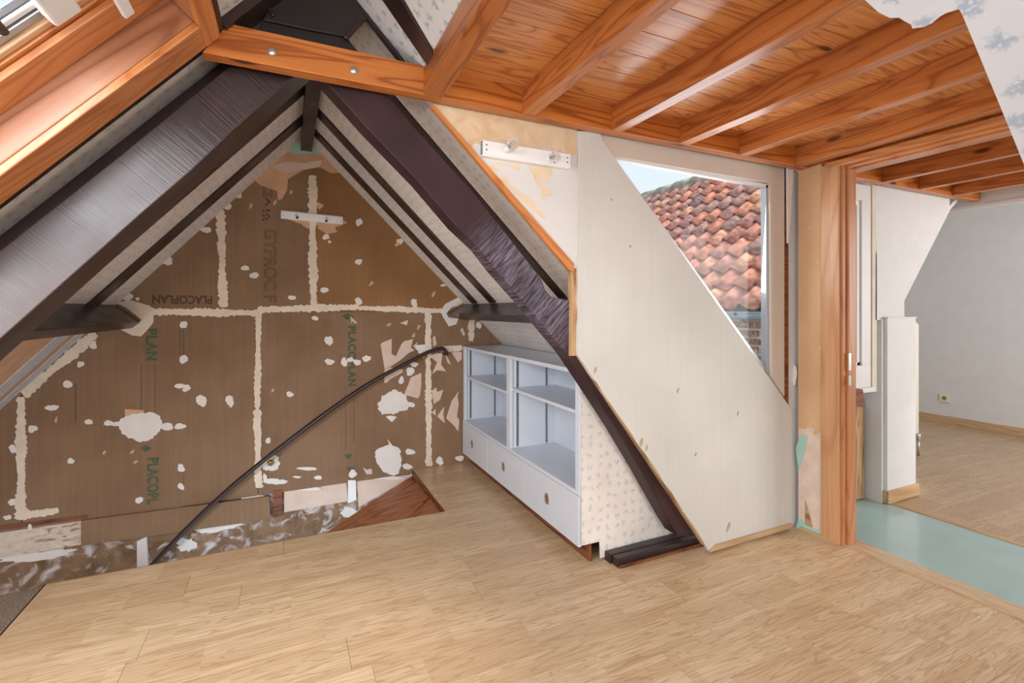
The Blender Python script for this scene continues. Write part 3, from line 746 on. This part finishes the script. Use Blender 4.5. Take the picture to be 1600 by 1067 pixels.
labs2 = ['pine joist nearest the door head in the passage ceiling', 'second pine joist past the door head over the glass floor',
         'third pine joist past the door head above the white half-height pillar', 'last pine joist before the white ceiling edge of the far room']
for x, lb in zip((2.95, 3.36, 3.78, 4.2), labs2):
    tag(box('ceiling_joist', (x, .15, HZ), (x+.05, HF, HT), 'pine', bevel=.002), lb, 'joist', 'joists of the passage ceiling')
cb = empty('ceiling', (1.5, 1, HT), kind='structure')
y = 1.86; i = 0
while y > .2:
    box('ceiling_board', (.46, y-.1245, HT), (4.62, y, HT+.018), 'pine_plank', cb, bevel=.0015, along=0); y -= .126; i += 1
box('ceiling_deck', (.46, .1, HT+.02), (4.62, 1.9, HT+.05), 'pine', cb)
# packing pieces between joists
# ------------------------------------------------------------------ DORMER WALL
dw = empty('wall_dormer', (1.5, WY, 0), kind='structure')
def W(u, v, y=WY): return UY(u, v, y)
def wpoly(name, px, mat, th=.02, y=WY, parent=dw, xdir=(1, 0, 0), bevel=0):
    return prism(name, [W(u, v, y) for u, v in px], (0, th, 0), mat, parent, xdir=xdir, bevel=bevel)
wpoly('torn_board', [(902, 150), (902, 419), (893, 419), (680, 168), (650, 120)], 'torn_wall', .018, WY+.01, xdir=(1, 0, 0))
wpoly('orange_trim', [(672, 164), (680, 166), (897, 412), (897, 424), (890, 422)], 'pine_trim', .022, WY+.003, xdir=W(893, 420)-W(675, 165))
wpoly('edge_batten', [(893, 414), (904, 414), (904, 556), (892, 556)], 'raw_wood', .03, WY+.012, xdir=(0, 0, 1))
wpoly('edge_batten', [(905, 558), (914, 562), (1112, 860), (1100, 852)], 'raw_wood', .025, WY+.006, xdir=W(1110, 860)-W(903, 555))
bp = lambda u, v, k: UY(u, v, WY+.0095)
for pts_ in ([(345, 640), (420, 590), (560, 600), (640, 625), (690, 590), (738, 618), (725, 692), (660, 655), (540, 618), (430, 618), (400, 650), (490, 685), (470, 700), (390, 695)],
             [(835, 630), (1132, 660), (1135, 740), (1080, 750), (1112, 800), (1090, 832), (990, 795), (970, 895), (880, 700)],
             [(1003, 850), (1080, 930), (1142, 955), (1130, 1010), (1060, 990), (1050, 1062), (1020, 1050)],
             [(410, 735), (560, 765), (625, 885), (790, 1000), (900, 1075), (1000, 1200), (1080, 1330), (960, 1240), (800, 1090), (640, 930)],
             [(1120, 400), (1180, 300), (1262, 270), (1240, 330), (1270, 470), (1215, 430), (1215, 520)]):
    poly(pts_, 'torn_buff', 720, 180, 8, 'torn_paper', .0012, dw, bp)
jag = [(903, 205+0)]
left = [(903+rg.uniform(-1, 1.2), 205+k*14) for k in range(25)] + [(903, 555)]
diag = [(903+(1110-903)*t/20+rg.uniform(-1.2, 1.2), 555+(860-555)*t/20) for t in range(1, 20)] + [(1108, 862)]
panel_px = left + diag + [(1237, 824), (1237, 640), (940, 217), (938, 205)]
pn = wpoly('white_panel', panel_px[::-1], 'panel', .018, WY)
for u, v, a, b_ in [(1138, 823, 3, 8), (955, 312, 2, 2), (985, 385, 2, 2), (1153, 646, 1.6, 5), (1087, 710, 1.8, 5), (1059, 610, 2, 4), (1002, 690, 3, 8), (1010, 700, 2, 5), (930, 578, 2, 5)]:
    blob(u, v, a*.75, b_, 'chip', .3, 7, 'chip', .0012, parent=dw, plane=lambda u, v, k: UY(u, v, WY), rot=.3)
box('wall_core', (2.5, WY+.03, -.1), (2.85, WY+.12, 2.05), 'far_white', dw)
# window 1
w1 = empty('window_1', (2, WY, 1), kind='structure')
fy = WY+.012
wpoly('window_frame', [(925, 196), (1226, 254), (1226, 290), (950, 243)], 'pvc', .06, fy, w1, bevel=.003)
wpoly('window_frame', [(1203, 284), (1226, 289), (1226, 620), (1205, 588)], 'pvc', .06, fy+.0015, w1, xdir=(0, 0, 1), bevel=.003)
wpoly('glazing_bead', [(950, 241), (1205, 289), (1205, 294), (953, 247)], 'white_trim', .03, fy+.014, w1)
wpoly('glazing_bead', [(1197, 289), (1205, 290), (1205, 592), (1197, 580)], 'alu', .03, fy+.014, w1, xdir=(0, 0, 1))
wpoly('glazing_bead', [(955, 246), (960, 246), (1207, 590), (1204, 592)], 'alu', .03, fy+.02, w1)
wpoly('glass_pane', [(955, 246), (1203, 293), (1203, 588)], 'pane', .004, fy+.035, w1)
# brown gap and white strip beside the window
wpoly('wall_core', [(897, 150), (1240, 235), (1240, 262), (925, 205), (925, 225), (897, 225)], 'raw_wood', .02, WY+.075)
wpoly('packing_strip', [(1226, 255), (1232, 256), (1232, 640), (1226, 632)], 'red_wood', .03, WY+.02)
wpoly('plaster_edge', [(1231, 262), (1240, 262), (1236, 330), (1232, 380)], 'plaster_w', .012, WY-.003)
bs = tag(prism('baseboard_left', [UY(1109, 863, WY-.012)+V((0, 0, 0)), UY(1238, 825, WY-.012), UY(1238, 818, WY-.012), UY(1120, 852, WY-.012)], (0, .011, 0), 'tan_trim', None), kind='structure')
# ------------------------------------------------------------------ PARTITION AND DOOR JAMB
pw = empty('wall_partition', (2.66, 1.7, 0), kind='structure')
XP = 2.655
prism('partition_strip', [(XP, WY+.0, 0), (XP, 1.682, 0), (XP, 1.682, 2.05), (XP, WY+.0, 2.05)], (.03, 0, 0), 'strip_wall', pw, xdir=(0, -1, 0))
box('partition_core', (XP+.03, 1.62, 0), (XP+.09, WY, 2.05), 'far_white', pw)
blob(1242, 585, 3.5, 14, 'plaster_w', .2, 14, 'plaster_patch', .001, parent=pw, plane=lambda u, v, k: UX(u, v, XP-.001))
poly([(1243, 700), (1250, 682), (1262, 680), (1258, 705), (1248, 735)], 'turq', 0, 0, 1, 'paint_patch', .0008, pw, lambda u, v, k: UX(u, v, XP-.0008))
poly([(1241, 828), (1250, 808), (1262, 822), (1290, 832), (1292, 848), (1262, 836)], 'turq', 0, 0, 1, 'paint_patch', .0008, pw, lambda u, v, k: UX(u, v, XP-.0008))
poly([(1258, 780), (1264, 800), (1270, 824), (1258, 820)], 'raw_wood', 0, 0, 1, 'torn_paper', .0008, pw, lambda u, v, k: UX(u, v, XP-.0008))
bz_ = prism('skirting', [(XP-.012, WY-.02, 0), (XP-.012, 1.60, 0), (XP-.012, 1.60, .016), (XP-.012, WY-.02, .016)], (.012, 0, 0), 'tan_trim', pw, xdir=(0, 1, 0))
dr = empty('door_1', (2.7, 1.6, 0), kind='structure')
box('door_jamb', (XP-.01, 1.585, 0), (XP+.11, 1.682, 2.035), 'jamb', dr, bevel=.004)
box('jamb_moulding', (XP+.006, 1.572, 0), (XP+.03, 1.588, 2.03), 'jamb_mould', dr, bevel=.004)
box('jamb_moulding', (XP+.034, 1.560, 0), (XP+.10, 1.588, 2.025), 'jamb_mould', dr, bevel=.005)
box('strike_plate', (XP+.03, 1.557, .93), (XP+.05, 1.561, 1.02), 'steel', dr)
box('strike_plate', (XP+.03, 1.557, .85), (XP+.05, 1.561, .90), 'steel', dr)
box('door_head', (XP-.01, .2, 2.012), (XP+.075, 1.66, 2.046), 'pine_trim', dr, bevel=.004)
box('head_moulding', (XP+.03, .2, 2.0), (XP+.046, 1.66, 2.013), 'pine_trim', dr, bevel=.003)
box('head_moulding', (XP+.076, .2, 1.996), (XP+.12, 1.66, 2.046), 'pine_trim', dr, bevel=.004)
# ------------------------------------------------------------------ PASSAGE AND FAR ROOM
w2 = empty('window_2', (3.1, WY, 1.3), kind='structure')
x0, x1, zb_, zt = 2.80, UY(1364, 400, WY).x, UY(1350, 606, WY).z, 2.04
def fr(a, b, c, d, m, n='window_frame', y0=fy, th=.05): return prism(n, [(a, y0, c), (b, y0, c), (b, y0, d), (a, y0, d)], (0, th, 0), m, w2, xdir=(1, 0, 0) if b-a > d-c else (0, 0, 1), bevel=.002)
xf = UY(1350, 450, WY).x
fr(x0, x1, zt-.10, zt, 'white_trim'); fr(x0, x1, zb_, zb_+.14, 'white_trim'); fr(xf, x1, zb_+.14, zt-.10, 'white_trim')
fr(x0, xf, zt-.13, zt-.10, 'white_metal', 'glazing_bead', fy+.012); fr(xf-.03, xf, zb_+.14, zt-.13, 'white_metal', 'glazing_bead', fy+.012)
fr(x0, xf, zb_+.14, zb_+.16, 'white_metal', 'glazing_bead', fy+.012)
xg = UY(1343, 450, WY).x
fr(xg-.05, xg, zb_+.16, zt-.13, 'alu', 'glazing_bead', fy+.02, .02)
fr(x0, xf, zb_+.14, zt-.1, 'pane', 'glass_pane', fy+.034, .004)
fr(x0-.04, x0+.06, zb_, zt, 'white_trim'); fr(x0, x1+.01, zb_-.03, zb_, 'white_trim', 'window_sill', fy-.02, .06)
pb = empty('wall_passage', (3.6, WY, 0), kind='structure')
def wp2(name, px, mat, th=.03, y=WY+.006, xdir=(1, 0, 0)): return prism(name, [UY(u, v, y) for u, v in px], (0, th, 0), mat, pb, xdir=xdir)
wp2('white_board', [(1369, 282), (1484, 300), (1484, 329), (1413, 470), (1413, 500), (1368, 500)], 'far_white')
wp2('grey_filler', [(1363, 285), (1370, 285), (1370, 612), (1363, 612)], 'mortar')
wp2('flashing', [(1325, 606), (1348, 608), (1353, 636), (1325, 634)], 'red_wood', .03, WY-.01)
wp2('timber_plank', [(1322, 636), (1350, 636), (1351, 778), (1322, 783)], 'raw_wood', .03, WY+.09, xdir=(0, 0, 1))
mk('return_wall', bv(3.475, 3.50, WY, 2.0, -.02, 1.19), BF, 'far_white', Matrix(), pb)
# half-height pillar
hp = empty('half_height_pillar', (3.64, 1.88, 0), 'white half-height boxed pillar with oak skirting beside the glass floor', 'pillar')
cx1 = UY(1431, 600, 1.795).x
mk('box_body', bv(3.50, cx1, 1.795, 2.02, 0, 1.195), BF, 'far_white', Matrix(), hp, .002)
mk('cap', bv(3.495, cx1+.004, 1.79, 2.02, 1.195, 1.203), BF, 'far_white', Matrix(), hp)
mk('skirting', bv(3.486, cx1+.014, 1.781, 1.795, .005, .085), BF, 'tan_trim', Matrix(), hp, .003)
mk('skirting', bv(3.486, 3.50, 1.795, 2.0, .005, .085), BF, 'tan_trim', Matrix(), hp, .003)
# far room shell
fw = empty('wall_far_room', (6.57, 1, 0), kind='structure')
mk('wall_face', bv(6.56, 6.66, -2.6, 3.6, -.02, 2.7), BF, 'far_white', Matrix(), fw)
prism('wall_face', [(3.77, 3.5, -.02), (6.56, 3.5, -.02), (6.56, 3.5, 2.6), (5.35, 3.5, 2.6), (4.34, 3.5, 1.945), (3.77, 3.5, 1.28)], (0, .1, 0), 'far_white', fw)
mk('wall_face', bv(3.73, 3.768, 2.02, 3.6, -.02, 1.31), BF, 'far_white', Matrix(), fw)
cf = empty('ceiling_far_room', (5, 1, 2.3), kind='structure')
prism('sloped_board', [(3.765, WY+.03, 1.28), (4.34, WY+.03, 1.945), (4.9, WY+.03, 2.34), (5.35, WY+.03, 2.6), (5.33, WY+.03, 2.62), (4.89, WY+.03, 2.36), (4.32, WY+.03, 1.965), (3.74, WY+.03, 1.29)], (0, 1.8, 0), 'far_white', cf, xdir=(0, 1, 0))
mk('flat_board', bv(5.3, 6.6, -1.5, 3.6, 2.6, 2.65), BF, 'far_white', Matrix(), cf)
box('cornice', (4.60, -.6, 2.0), (4.66, 2.6, 2.17), 'far_white', cf)
box('cornice_bead', (4.588, -.6, 2.0), (4.60, 2.6, 2.022), 'white_trim', cf)
bf = tag(box('baseboard_far', (6.545, -1.4, 0), (6.56, 3.48, .085), 'tan_trim', bevel=.003), kind='structure')
# radiator seen edge-on
ra = empty('radiator', (3.92, 2.2, .1), 'cream panel radiator seen edge-on behind the half-height pillar', 'radiator')
rx = UY(1436, 560, 2.3).x
mk('radiator_panel', bv(rx-.10, rx, 2.3, 3.1, .16, 1.13), BF, 'cream_paint', Matrix(), ra, .006)
mk('radiator_grille', bv(rx-.09, rx-.01, 2.31, 3.09, 1.13, 1.14), BF, 'white_metal', Matrix(), ra)
lathe('valve', [(.012, 0), (.016, .01), (.016, .05), (.01, .06)], (rx-.05, 2.28, .13), (0, 0, 1), 'steel', ra)
tube('pipe', [(rx-.05, 2.28, .0), (rx-.05, 2.28, .14)], .008, 'steel', ra)
# socket
sp = UX(1476, 622, 6.558)
so_ = empty('wall_socket', sp, 'cream electrical socket on the far white wall above its skirting', 'socket')
box('socket_plate', (6.548, sp.y-.045, sp.z-.045), (6.559, sp.y+.045, sp.z+.045), 'cream_paint', so_, bevel=.004)
lathe('socket_well', [(.022, 0), (.022, .003), (.018, .003), (.017, .001)], (6.549, sp.y, sp.z), (-1, 0, 0), 'brass', so_)
# ------------------------------------------------------------------ BOOKCASE UNIT
CX, CY0, CY1, CZ0, CZ1 = 1.30, 2.005, 3.735, .088, .955
cab = empty('built_in_bookcase', (1.45, 2.9, 0), 'white built-in bookcase with adjustable shelves above three drawer fronts, under the right slope', 'bookcase')
D = .345; CB = CX+D; SP = .352
def cbx(n, a, b, m='cab_white', bev=.0015, par=cab, along=None): return box(n, a, b, m, par, bev, along)
ym = 2.865
cbx('bottom_panel', (CX+.02, CY0, CZ0), (CB, CY1, CZ0+.018))
cbx('back_panel', (CB-.008, CY0, CZ0), (CB, CY1, CZ1-.02))
for y0_, y1_ in ((CY0, CY0+.02), (ym-.036, ym-.018), (ym-.018, ym), (CY1-.018, CY1)):
    cbx('side_panel', (CX, y0_, SP), (CB, y1_, CZ1-.022), along=2)
cbx('face_stile', (CX-.004, CY0-.002, SP), (CX+.016, CY0+.038, CZ1-.02), along=2)
cbx('face_stile', (CX-.004, ym-.045, SP), (CX+.016, ym+.01, CZ1-.02), along=2)
cbx('face_stile', (CX-.004, CY1-.035, SP), (CX+.016, CY1, CZ1-.02), along=2)
cbx('top_panel', (CX-.006, CY0-.002, CZ1-.022), (CB, ym-.019, CZ1), along=1)
cbx('top_panel', (CX-.006, ym-.017, CZ1-.022), (CB, CY1, CZ1-.002), along=1)
cbx('mid_panel', (CX-.006, CY0-.002, SP-.018), (CB, CY1, SP+.004), along=1)
# two bays of shelves
zsl = UX(757, 601, CX).z; zsr = UX(848, 626, CX).z
sh1 = cbx('shelf', (CX+.01, ym+.002, zsl-.010), (CB-.01, CY1-.02, zsl+.008), along=1)
sh2 = cbx('shelf', (CX+.01, CY0+.022, zsr-.010), (CB-.01, ym-.038, zsr+.008), along=1)
for ya_, sgn in ((CY1-.0185, -1), (ym+.0005, 1), (ym-.0365, -1), (CY0+.0205, 1)):
    for xx in (CX+.045, CX+.26):
        st = cbx('shelf_track', (xx, ya_, SP+.01), (xx+.016, ya_+sgn*.003, CZ1-.03), 'steel', 0, along=2)
        vs, fs = [], []
        z = SP+.02; ys_ = ya_+sgn*.0035
        while z < CZ1-.04:
            n = len(vs); vs += [(xx+.004, ys_, z), (xx+.012, ys_, z), (xx+.012, ys_, z+.009), (xx+.004, ys_, z+.009)]
            fs.append((n, n+1, n+2, n+3)); z += .0155
        so2 = mk('slots', vs, fs, 'black', Matrix(), st); so2['kind'] = 'stuff'
# drawer fronts
ysplit = [CY1, UX(763, 684, CX).y, UX(822, 746, CX).y, CY0]
for i, (pu, pv) in enumerate(((738, 694), (787, 729), (855, 779))):
    f = cbx('drawer_front', (CX-.008, ysplit[i+1]+.0015, CZ0-.004), (CX+.012, ysplit[i]-.0015, SP-.02))
    p = UX(pu, pv, CX-.008); vs, fs = [], []
    seg = 24
    def oval(a, b, x): return [(x, a*math.copysign(abs(math.cos(t))**.8, math.cos(t)), b*math.copysign(abs(math.sin(t))**.8, math.sin(t))) for t in [2*math.pi*k/seg for k in range(seg)]]
    for a_, b_, x_ in ((.023, .03, 0), (.023, .03, -.004), (.015, .022, -.004), (.013, .019, .004)): vs += oval(a_, b_, x_)
    for r_ in range(3):
        for k in range(seg): fs.append((r_*seg+k, r_*seg+(k+1) % seg, (r_+1)*seg+(k+1) % seg, (r_+1)*seg+k))
    fs.append(tuple(3*seg+k for k in range(seg)))
    mk('recessed_pull', vs, fs, 'steel', Matrix.Translation(p+V((-.0005, 0, 0))), f)
    vs = [(-.0035, y_, z_) for _, y_, z_ in oval(.0135, .0195, 0)]
    mk('pull_insert', vs, [tuple(range(seg))], 'brass', Matrix.Translation(p), f)
cbx('plinth', (CX+.055, CY0+.003, .001), (CX+.07, CY1, CZ0), 'red_wood')
# papered end panel of the bookcase bay
ep_y = 1.994
ep = [UY(u, v, ep_y) for u, v in [(909, 590), (909, 852), (937, 846), (938, 872), (1046, 842), (1046, 812)]]
ep = [ep[0], ep[1], ep[2], ep[3], ep[4], ep[5], V((1.8, ep_y, .8)), V((1.65, ep_y, .93)), V((1.30, ep_y, .95))]
ep = ep[1:6] + [V((1.86, ep_y, .62)), V((1.62, ep_y, .94)), V((1.303, ep_y, .94))]
tag(prism('end_panel', ep, (0, .005, 0), 'wp', None, xdir=(1, 0, 0)), 'flower-papered end panel closing the bookcase bay under the truss leg', 'panel')
# low knee wall behind bookcase
kw = tag(mk('wall_right', bv(1.87, 1.95, 2.0, GY, -.02, .70), BF, 'far_white', Matrix()), kind='structure')
# ------------------------------------------------------------------ HANDRAIL
hr = empty('stair_handrail', UY(425, 713, 3.68), 'dark brown handrail curving up the brown gable wall over the stair hole', 'handrail')
pts = [(222, 899), (240, 880), (300, 818), (360, 762), (400, 729), (425, 709), (500, 652), (560, 610), (600, 586), (640, 565), (665, 552), (682, 546), (692, 545), (698, 551)]
P3 = [UY(u, v, 3.675) for u, v in pts]
fine = []
for i in range(len(P3)-1):
    a = P3[max(i-1, 0)]; b = P3[i]; c = P3[i+1]; d = P3[min(i+2, len(P3)-1)]
    for k in range(5):
        t = k/5; fine.append(.5*((2*b)+(c-a)*t+(2*a-5*b+4*c-d)*t*t+(3*b-a-3*c+d)*t**3))
fine.append(P3[-1]+V((.0, .03, -.008)))
tube('rail', fine, .0155, 'dark', hr, 10, 1.5)
for u, v, ru, rv in ((423, 723, 432, 706), (663, 557, 664, 555)):
    p = UY(u, v, GY-.003); q = UY(ru, rv, 3.68)
    lathe('bracket_rose', [(.022, 0), (.022, .005), (.012, .012), (.006, .014)], p, (0, -1, 0), 'brass', hr)
    tube('bracket_arm', [p+V((0, -.01, 0)), p+V((0, -.045, -.004)), q+V((0, .0, -.01))], .005, 'brass', hr, 8)
# ------------------------------------------------------------------ LIGHT BARS
def lightbar(name, quad, y, label, bulbs, spots, grp):
    Q = [UY(u, v, y-.002) for u, v in quad]
    ax = (Q[1]-Q[0]).normalized(); c = (Q[0]+Q[1]+Q[2]+Q[3])/4
    t = empty(name, c, label, 'wall light', grp)
    L = (Q[1]-Q[0]).length; h = ((Q[3]-Q[0]).length+(Q[2]-Q[1]).length)/2
    m = frame(c, ax, (0, -1, 0)); up = V(m.col[1][:3])
    prof = [(-h/2, 0), (-h/2, .022), (-h/2+.008, .03), (h/2-.008, .03), (h/2, .022), (h/2, 0)]
    vs = [(-L/2, a, b) for a, b in prof] + [(L/2, a, b) for a, b in prof]; n = 6
    fs = [tuple(range(n-1, -1, -1)), tuple(n+k for k in range(n))] + [(k, (k+1) % n, (k+1) % n+n, k+n) for k in range(n)]
    mk('base_bar', vs, fs, 'white_metal', m, t)
    for sx in (-1, 1):
        for k in range(2 if bulbs else 1):
            lathe('screw', [(.003, 0), (.003, .002), (.0, .002)], m @ V((sx*(L/2-.015), (k-.5)*h*.3, .03)), (0, -1, 0), 'dark_strip', t, 8)
    if bulbs:
        for k in range(6):
            vv = h*(k/5-.5)*.7; box('vent_slot', m @ V((-L/2-.001, vv-.003, .006)), m @ V((-L/2+.001, vv+.003, .024)), 'dark_strip', t)
    for (u, v, bu, bvv) in spots:
        p = UY(u, v, y-.034)
        q = UY(bu, bvv, y-.095)
        d = (q-p).normalized()
        s = lathe('lamp_holder', [(.012, 0), (.014, .006), (.014, .02), (.013, .034)] if bulbs else [(.009, 0), (.011, .004), (.011, .03), (.010, .032)], p, d, 'white_metal', t, 16)
        if bulbs:
            o_ = p+d*.028
            pr_ = [(.010, 0), (.012, .006)] + [(.0235*math.sin(a), .030-.0235*math.cos(a)) for a in [math.pi*(.2+.8*k/10) for k in range(11)]]
            lathe('glass_bulb', [(max(r, .0003), z) for r, z in pr_], o_, d, 'glassbulb', t, 20)
            lathe('filament_support', [(.005, 0), (.004, .018), (.006, .022), (.001, .026)], o_, d, 'steel', t, 8)
        else:
            lathe('socket_mouth', [(.0095, 0), (.0095, .004), (.0, .004)], p+d*.03, d, 'black', t, 12)
    return t
lightbar('wall_light_bar', [(439, 329), (535, 339), (535, 351), (439, 342)], GY, 'white light bar with two empty lamp sockets on the brown gable wall', False, [(463, 336, 467, 346), (511, 341, 508, 353)], None)
lightbar('wall_light_bar', [(751, 220), (886, 242), (886, 265), (749, 246)], WY+.01, 'white light bar with two clear bulbs on the torn white wall above the truss leg', True, [(790, 235, 802, 224), (857, 246, 868, 246)], None)
# ------------------------------------------------------------------ SKYLIGHT
sk = empty('window_3', (-.7, 1.0, 1.6), kind='structure')
def SD(s, off, y):   # s = distance down the slope from the upper reveal, off = distance outwards from the rim
    x = -.257 - s/math.hypot(1, LB); return V((x, y, lz(x))) + LN*.04 - LN*off
YN = -.62
def sbar(name, s0, s1, o0, o1, y0, y1, mat, alongy=False, bevel=.003):
    P = [SD(s0, o0, y0), SD(s1, o0, y0), SD(s1, o0, y1), SD(s0, o0, y1)]
    return prism(name, P, -LN*(o1-o0), mat, sk, xdir=(0, 1, 0) if alongy else LD, bevel=bevel)
S1 = 1.95
sbar('rim_trim', .0, S1, .0, .02, 1.617, 1.735, 'pine_trim')
sbar('rim_trim', -.058, .0, .0, .02, YN, 1.735, 'pine_trim', True)
sbar('reveal_board', .0, S1, .0205, .13, 1.619, 1.637, 'ply')
sbar('reveal_board', -.02, .0, .0205, .24, YN, 1.64, 'ply', True)
sbar('frame_timber', .0, S1, .10, .117, 1.513, 1.618, 'pine_trim')
sbar('frame_timber', .0, .06, .10, .117, YN, 1.5125, 'pine_trim', True)
sbar('frame_timber', .03, S1, .1175, .150, 1.500, 1.60, 'pine')
sbar('sash_timber', .05, S1, .124, .150, 1.478, 1.4995, 'pale_pine')  # paler tone paints the skylight's light onto this side of the sash
sbar('sash_timber', .06, .15, .124, .150, YN, 1.4775, 'pine_trim', True)
sbar('sash_metal', .13, S1, .134, .165, 1.452, 1.4775, 'alu')
sbar('glazing_gasket', .15, S1, .140, .160, 1.447, 1.4515, 'dark_strip')
sbar('sash_metal', .16, S1, .138, .165, 1.428, 1.4465, 'white_metal')
sbar('glazing_gasket', .17, S1, .144, .160, 1.424, 1.4275, 'dark_strip')
sbar('sash_metal', .151, .22, .130, .165, YN, 1.451, 'white_metal', True)
sbar('glass_pane', .19, S1, .155, .159, YN, 1.4235, 'pane', bevel=0)
sbar('frame_timber', S1+.001, S1+.06, .0, .18, YN, 1.735, 'pine', True)
sbar('frame_timber', .0, S1, .0, .18, YN-.04, YN-.001, 'pine')
sbar('hinge_cover', .215, .285, .085, .125, YN, 1.445, 'white_metal', True, .006)
sbar('vent_bar', .130, .158, .035, .050, YN, 1.465, 'white_metal', True)
sbar('vent_bracket', .09, .13, .04, .099, 1.38, 1.40, 'pine_trim')
tube('stay_arm', [SD(.36, .13, 1.30), SD(.37, .12, 1.42)], .010, 'dark_strip', sk, 10)
# ------------------------------------------------------------------ NEIGHBOURING ROOF
EX, EZ, TN = 3.36, 1.262, .84
rl = math.hypot(1, TN); U_ = V((1, 0, TN))/rl; N_ = V((-TN, 0, 1))/rl
nr = empty('neighbouring_roof', (EX, 3.5, EZ), 'old red clay pantile roof with gutter outside the sloping window', 'roof')
NXT = 5.68
prism('roof_deck', [V((EX, 1.95, EZ))-N_*.06, V((NXT, 1.95, EZ+TN*(NXT-EX)))-N_*.06, V((NXT, 8.6, EZ+TN*(NXT-EX)))-N_*.06, V((EX, 8.6, EZ))-N_*.06], N_*.03, 'moss', nr)
tw, tc = .212, .268
def pantile(wd, ln):
    vs, fs = [], []; n = 14
    for j, (d, lift) in enumerate(((0, .040), (ln+.04, .0))):
        for i in range(n+1):
            t = i/n; h = .012-.034*math.sin(math.pi*t/.64) if t < .64 else .012+.034*math.sin(math.pi*(t-.64)/.36)
            vs.append((d, (t-.5)*(wd+.012), h+lift))
    m = len(vs); vs += [(x, y, z-.016) for x, y, z in vs]
    for i in range(n):
        fs.append((i, n+1+i, n+2+i, i+1)); fs.append((m+i, m+i+1, m+n+2+i, m+n+1+i)); fs.append((i, i+1, m+i+1, m+i))
    fs.append((0, m, m+n+1, n+1)); fs.append((n, 2*n+1, m+2*n+1, m+n))
    return vs, fs
tv, tf = pantile(tw, tc)
tm = bpy.data.meshes.new('roof_tile'); tm.from_pydata(tv, [], tf); tm.materials.append(M['tile']); tm.update()
for p_ in tm.polygons: p_.use_smooth = len(p_.vertices) == 4 and p_.area > .003
rt = random.Random(8); cnt = 0
for r in range(11):
    for c in range(27):
        y_ = 2.05 + c*tw + r*.004
        o = bpy.data.objects.new('roof_tile', tm)
        org = V((EX, y_, EZ)) + U_*(r*tc-.03) + N_*(.012*rt.uniform(-.3, .5))
        m = Matrix((U_, V((0, 1, 0)), N_)).transposed().to_4x4(); m.translation = org
        m = m @ Matrix.Rotation(rt.uniform(-.02, .02), 4, 'Z') @ Matrix.Rotation(rt.uniform(-.012, .012), 4, 'Y')
        place(o, m, nr); cnt += 1
for k in range(16):
    y_ = 2.1+k*.38
    pr_ = [(.11, 0), (.115, .2), (.12, .39)]
    c0 = V((NXT, y_, EZ+TN*(NXT-EX)-.02))
    lathe('ridge_tile', pr_, c0, (0, 1, 0), 'moss', nr, 12)
# gutter
gt = [(EX-.10, 1.9), (EX-.10, 8.4)]
vs, fs = [], []
for j, y_ in enumerate((1.95, 8.4)):
    for k in range(9):
        a = math.pi*k/8; vs.append((EX-.035-.055*math.cos(a), y_, EZ-.035-.055*math.sin(a)))
for k in range(8): fs.append((k, k+1, 10+k, 9+k))
mk('gutter', vs, fs, 'zinc', Matrix(), nr)
nr.children and None
tube('gutter_lip', [(EX-.09, 1.95, EZ-.035), (EX-.09, 8.4, EZ-.035)], .008, 'zinc', nr, 8)
for y_ in (2.0, 2.75, 3.5, 4.25): prism('gutter_bracket', [(EX-.10, y_, EZ-.03), (EX+.02, y_, EZ-.11), (EX+.02, y_, EZ-.125), (EX-.10, y_, EZ-.05)], (0, .02, 0), 'dark_strip', nr)
nw = empty('neighbouring_wall', (EX+.06, 3, 0), 'weathered brick wall with pale mortar under the tiled roof outside', 'brick wall')
mk('mortar_backing', bv(EX+.03, EX+.10, 1.93, 6.0, -1.2, EZ-.03), BF, 'mortar', Matrix(), nw)
bm_ = bpy.data.meshes.new('brick'); bm_.from_pydata(bv(-.09, .09, -.012, .012, -.024, .024), [], BF); bm_.materials.append(M['brick']); bm_.update()
for r in range(12):
    for c in range(13):
        o = bpy.data.objects.new('brick', bm_)
        m = frame((EX+.026+rt.uniform(-.003, .003), 2.02+c*.205+(.1 if r % 2 else 0)+rt.uniform(-.006, .006), EZ-.135-r*.066), (0, 1, 0), (0, 0, 1))
        place(o, m @ Matrix.Diagonal((rt.uniform(.94, 1.02), 1, rt.uniform(.92, 1.05), 1)), nw)
# main roof outer skin over the bookcase bay is the slope slab itself; rear is closed by the added wall and ceiling
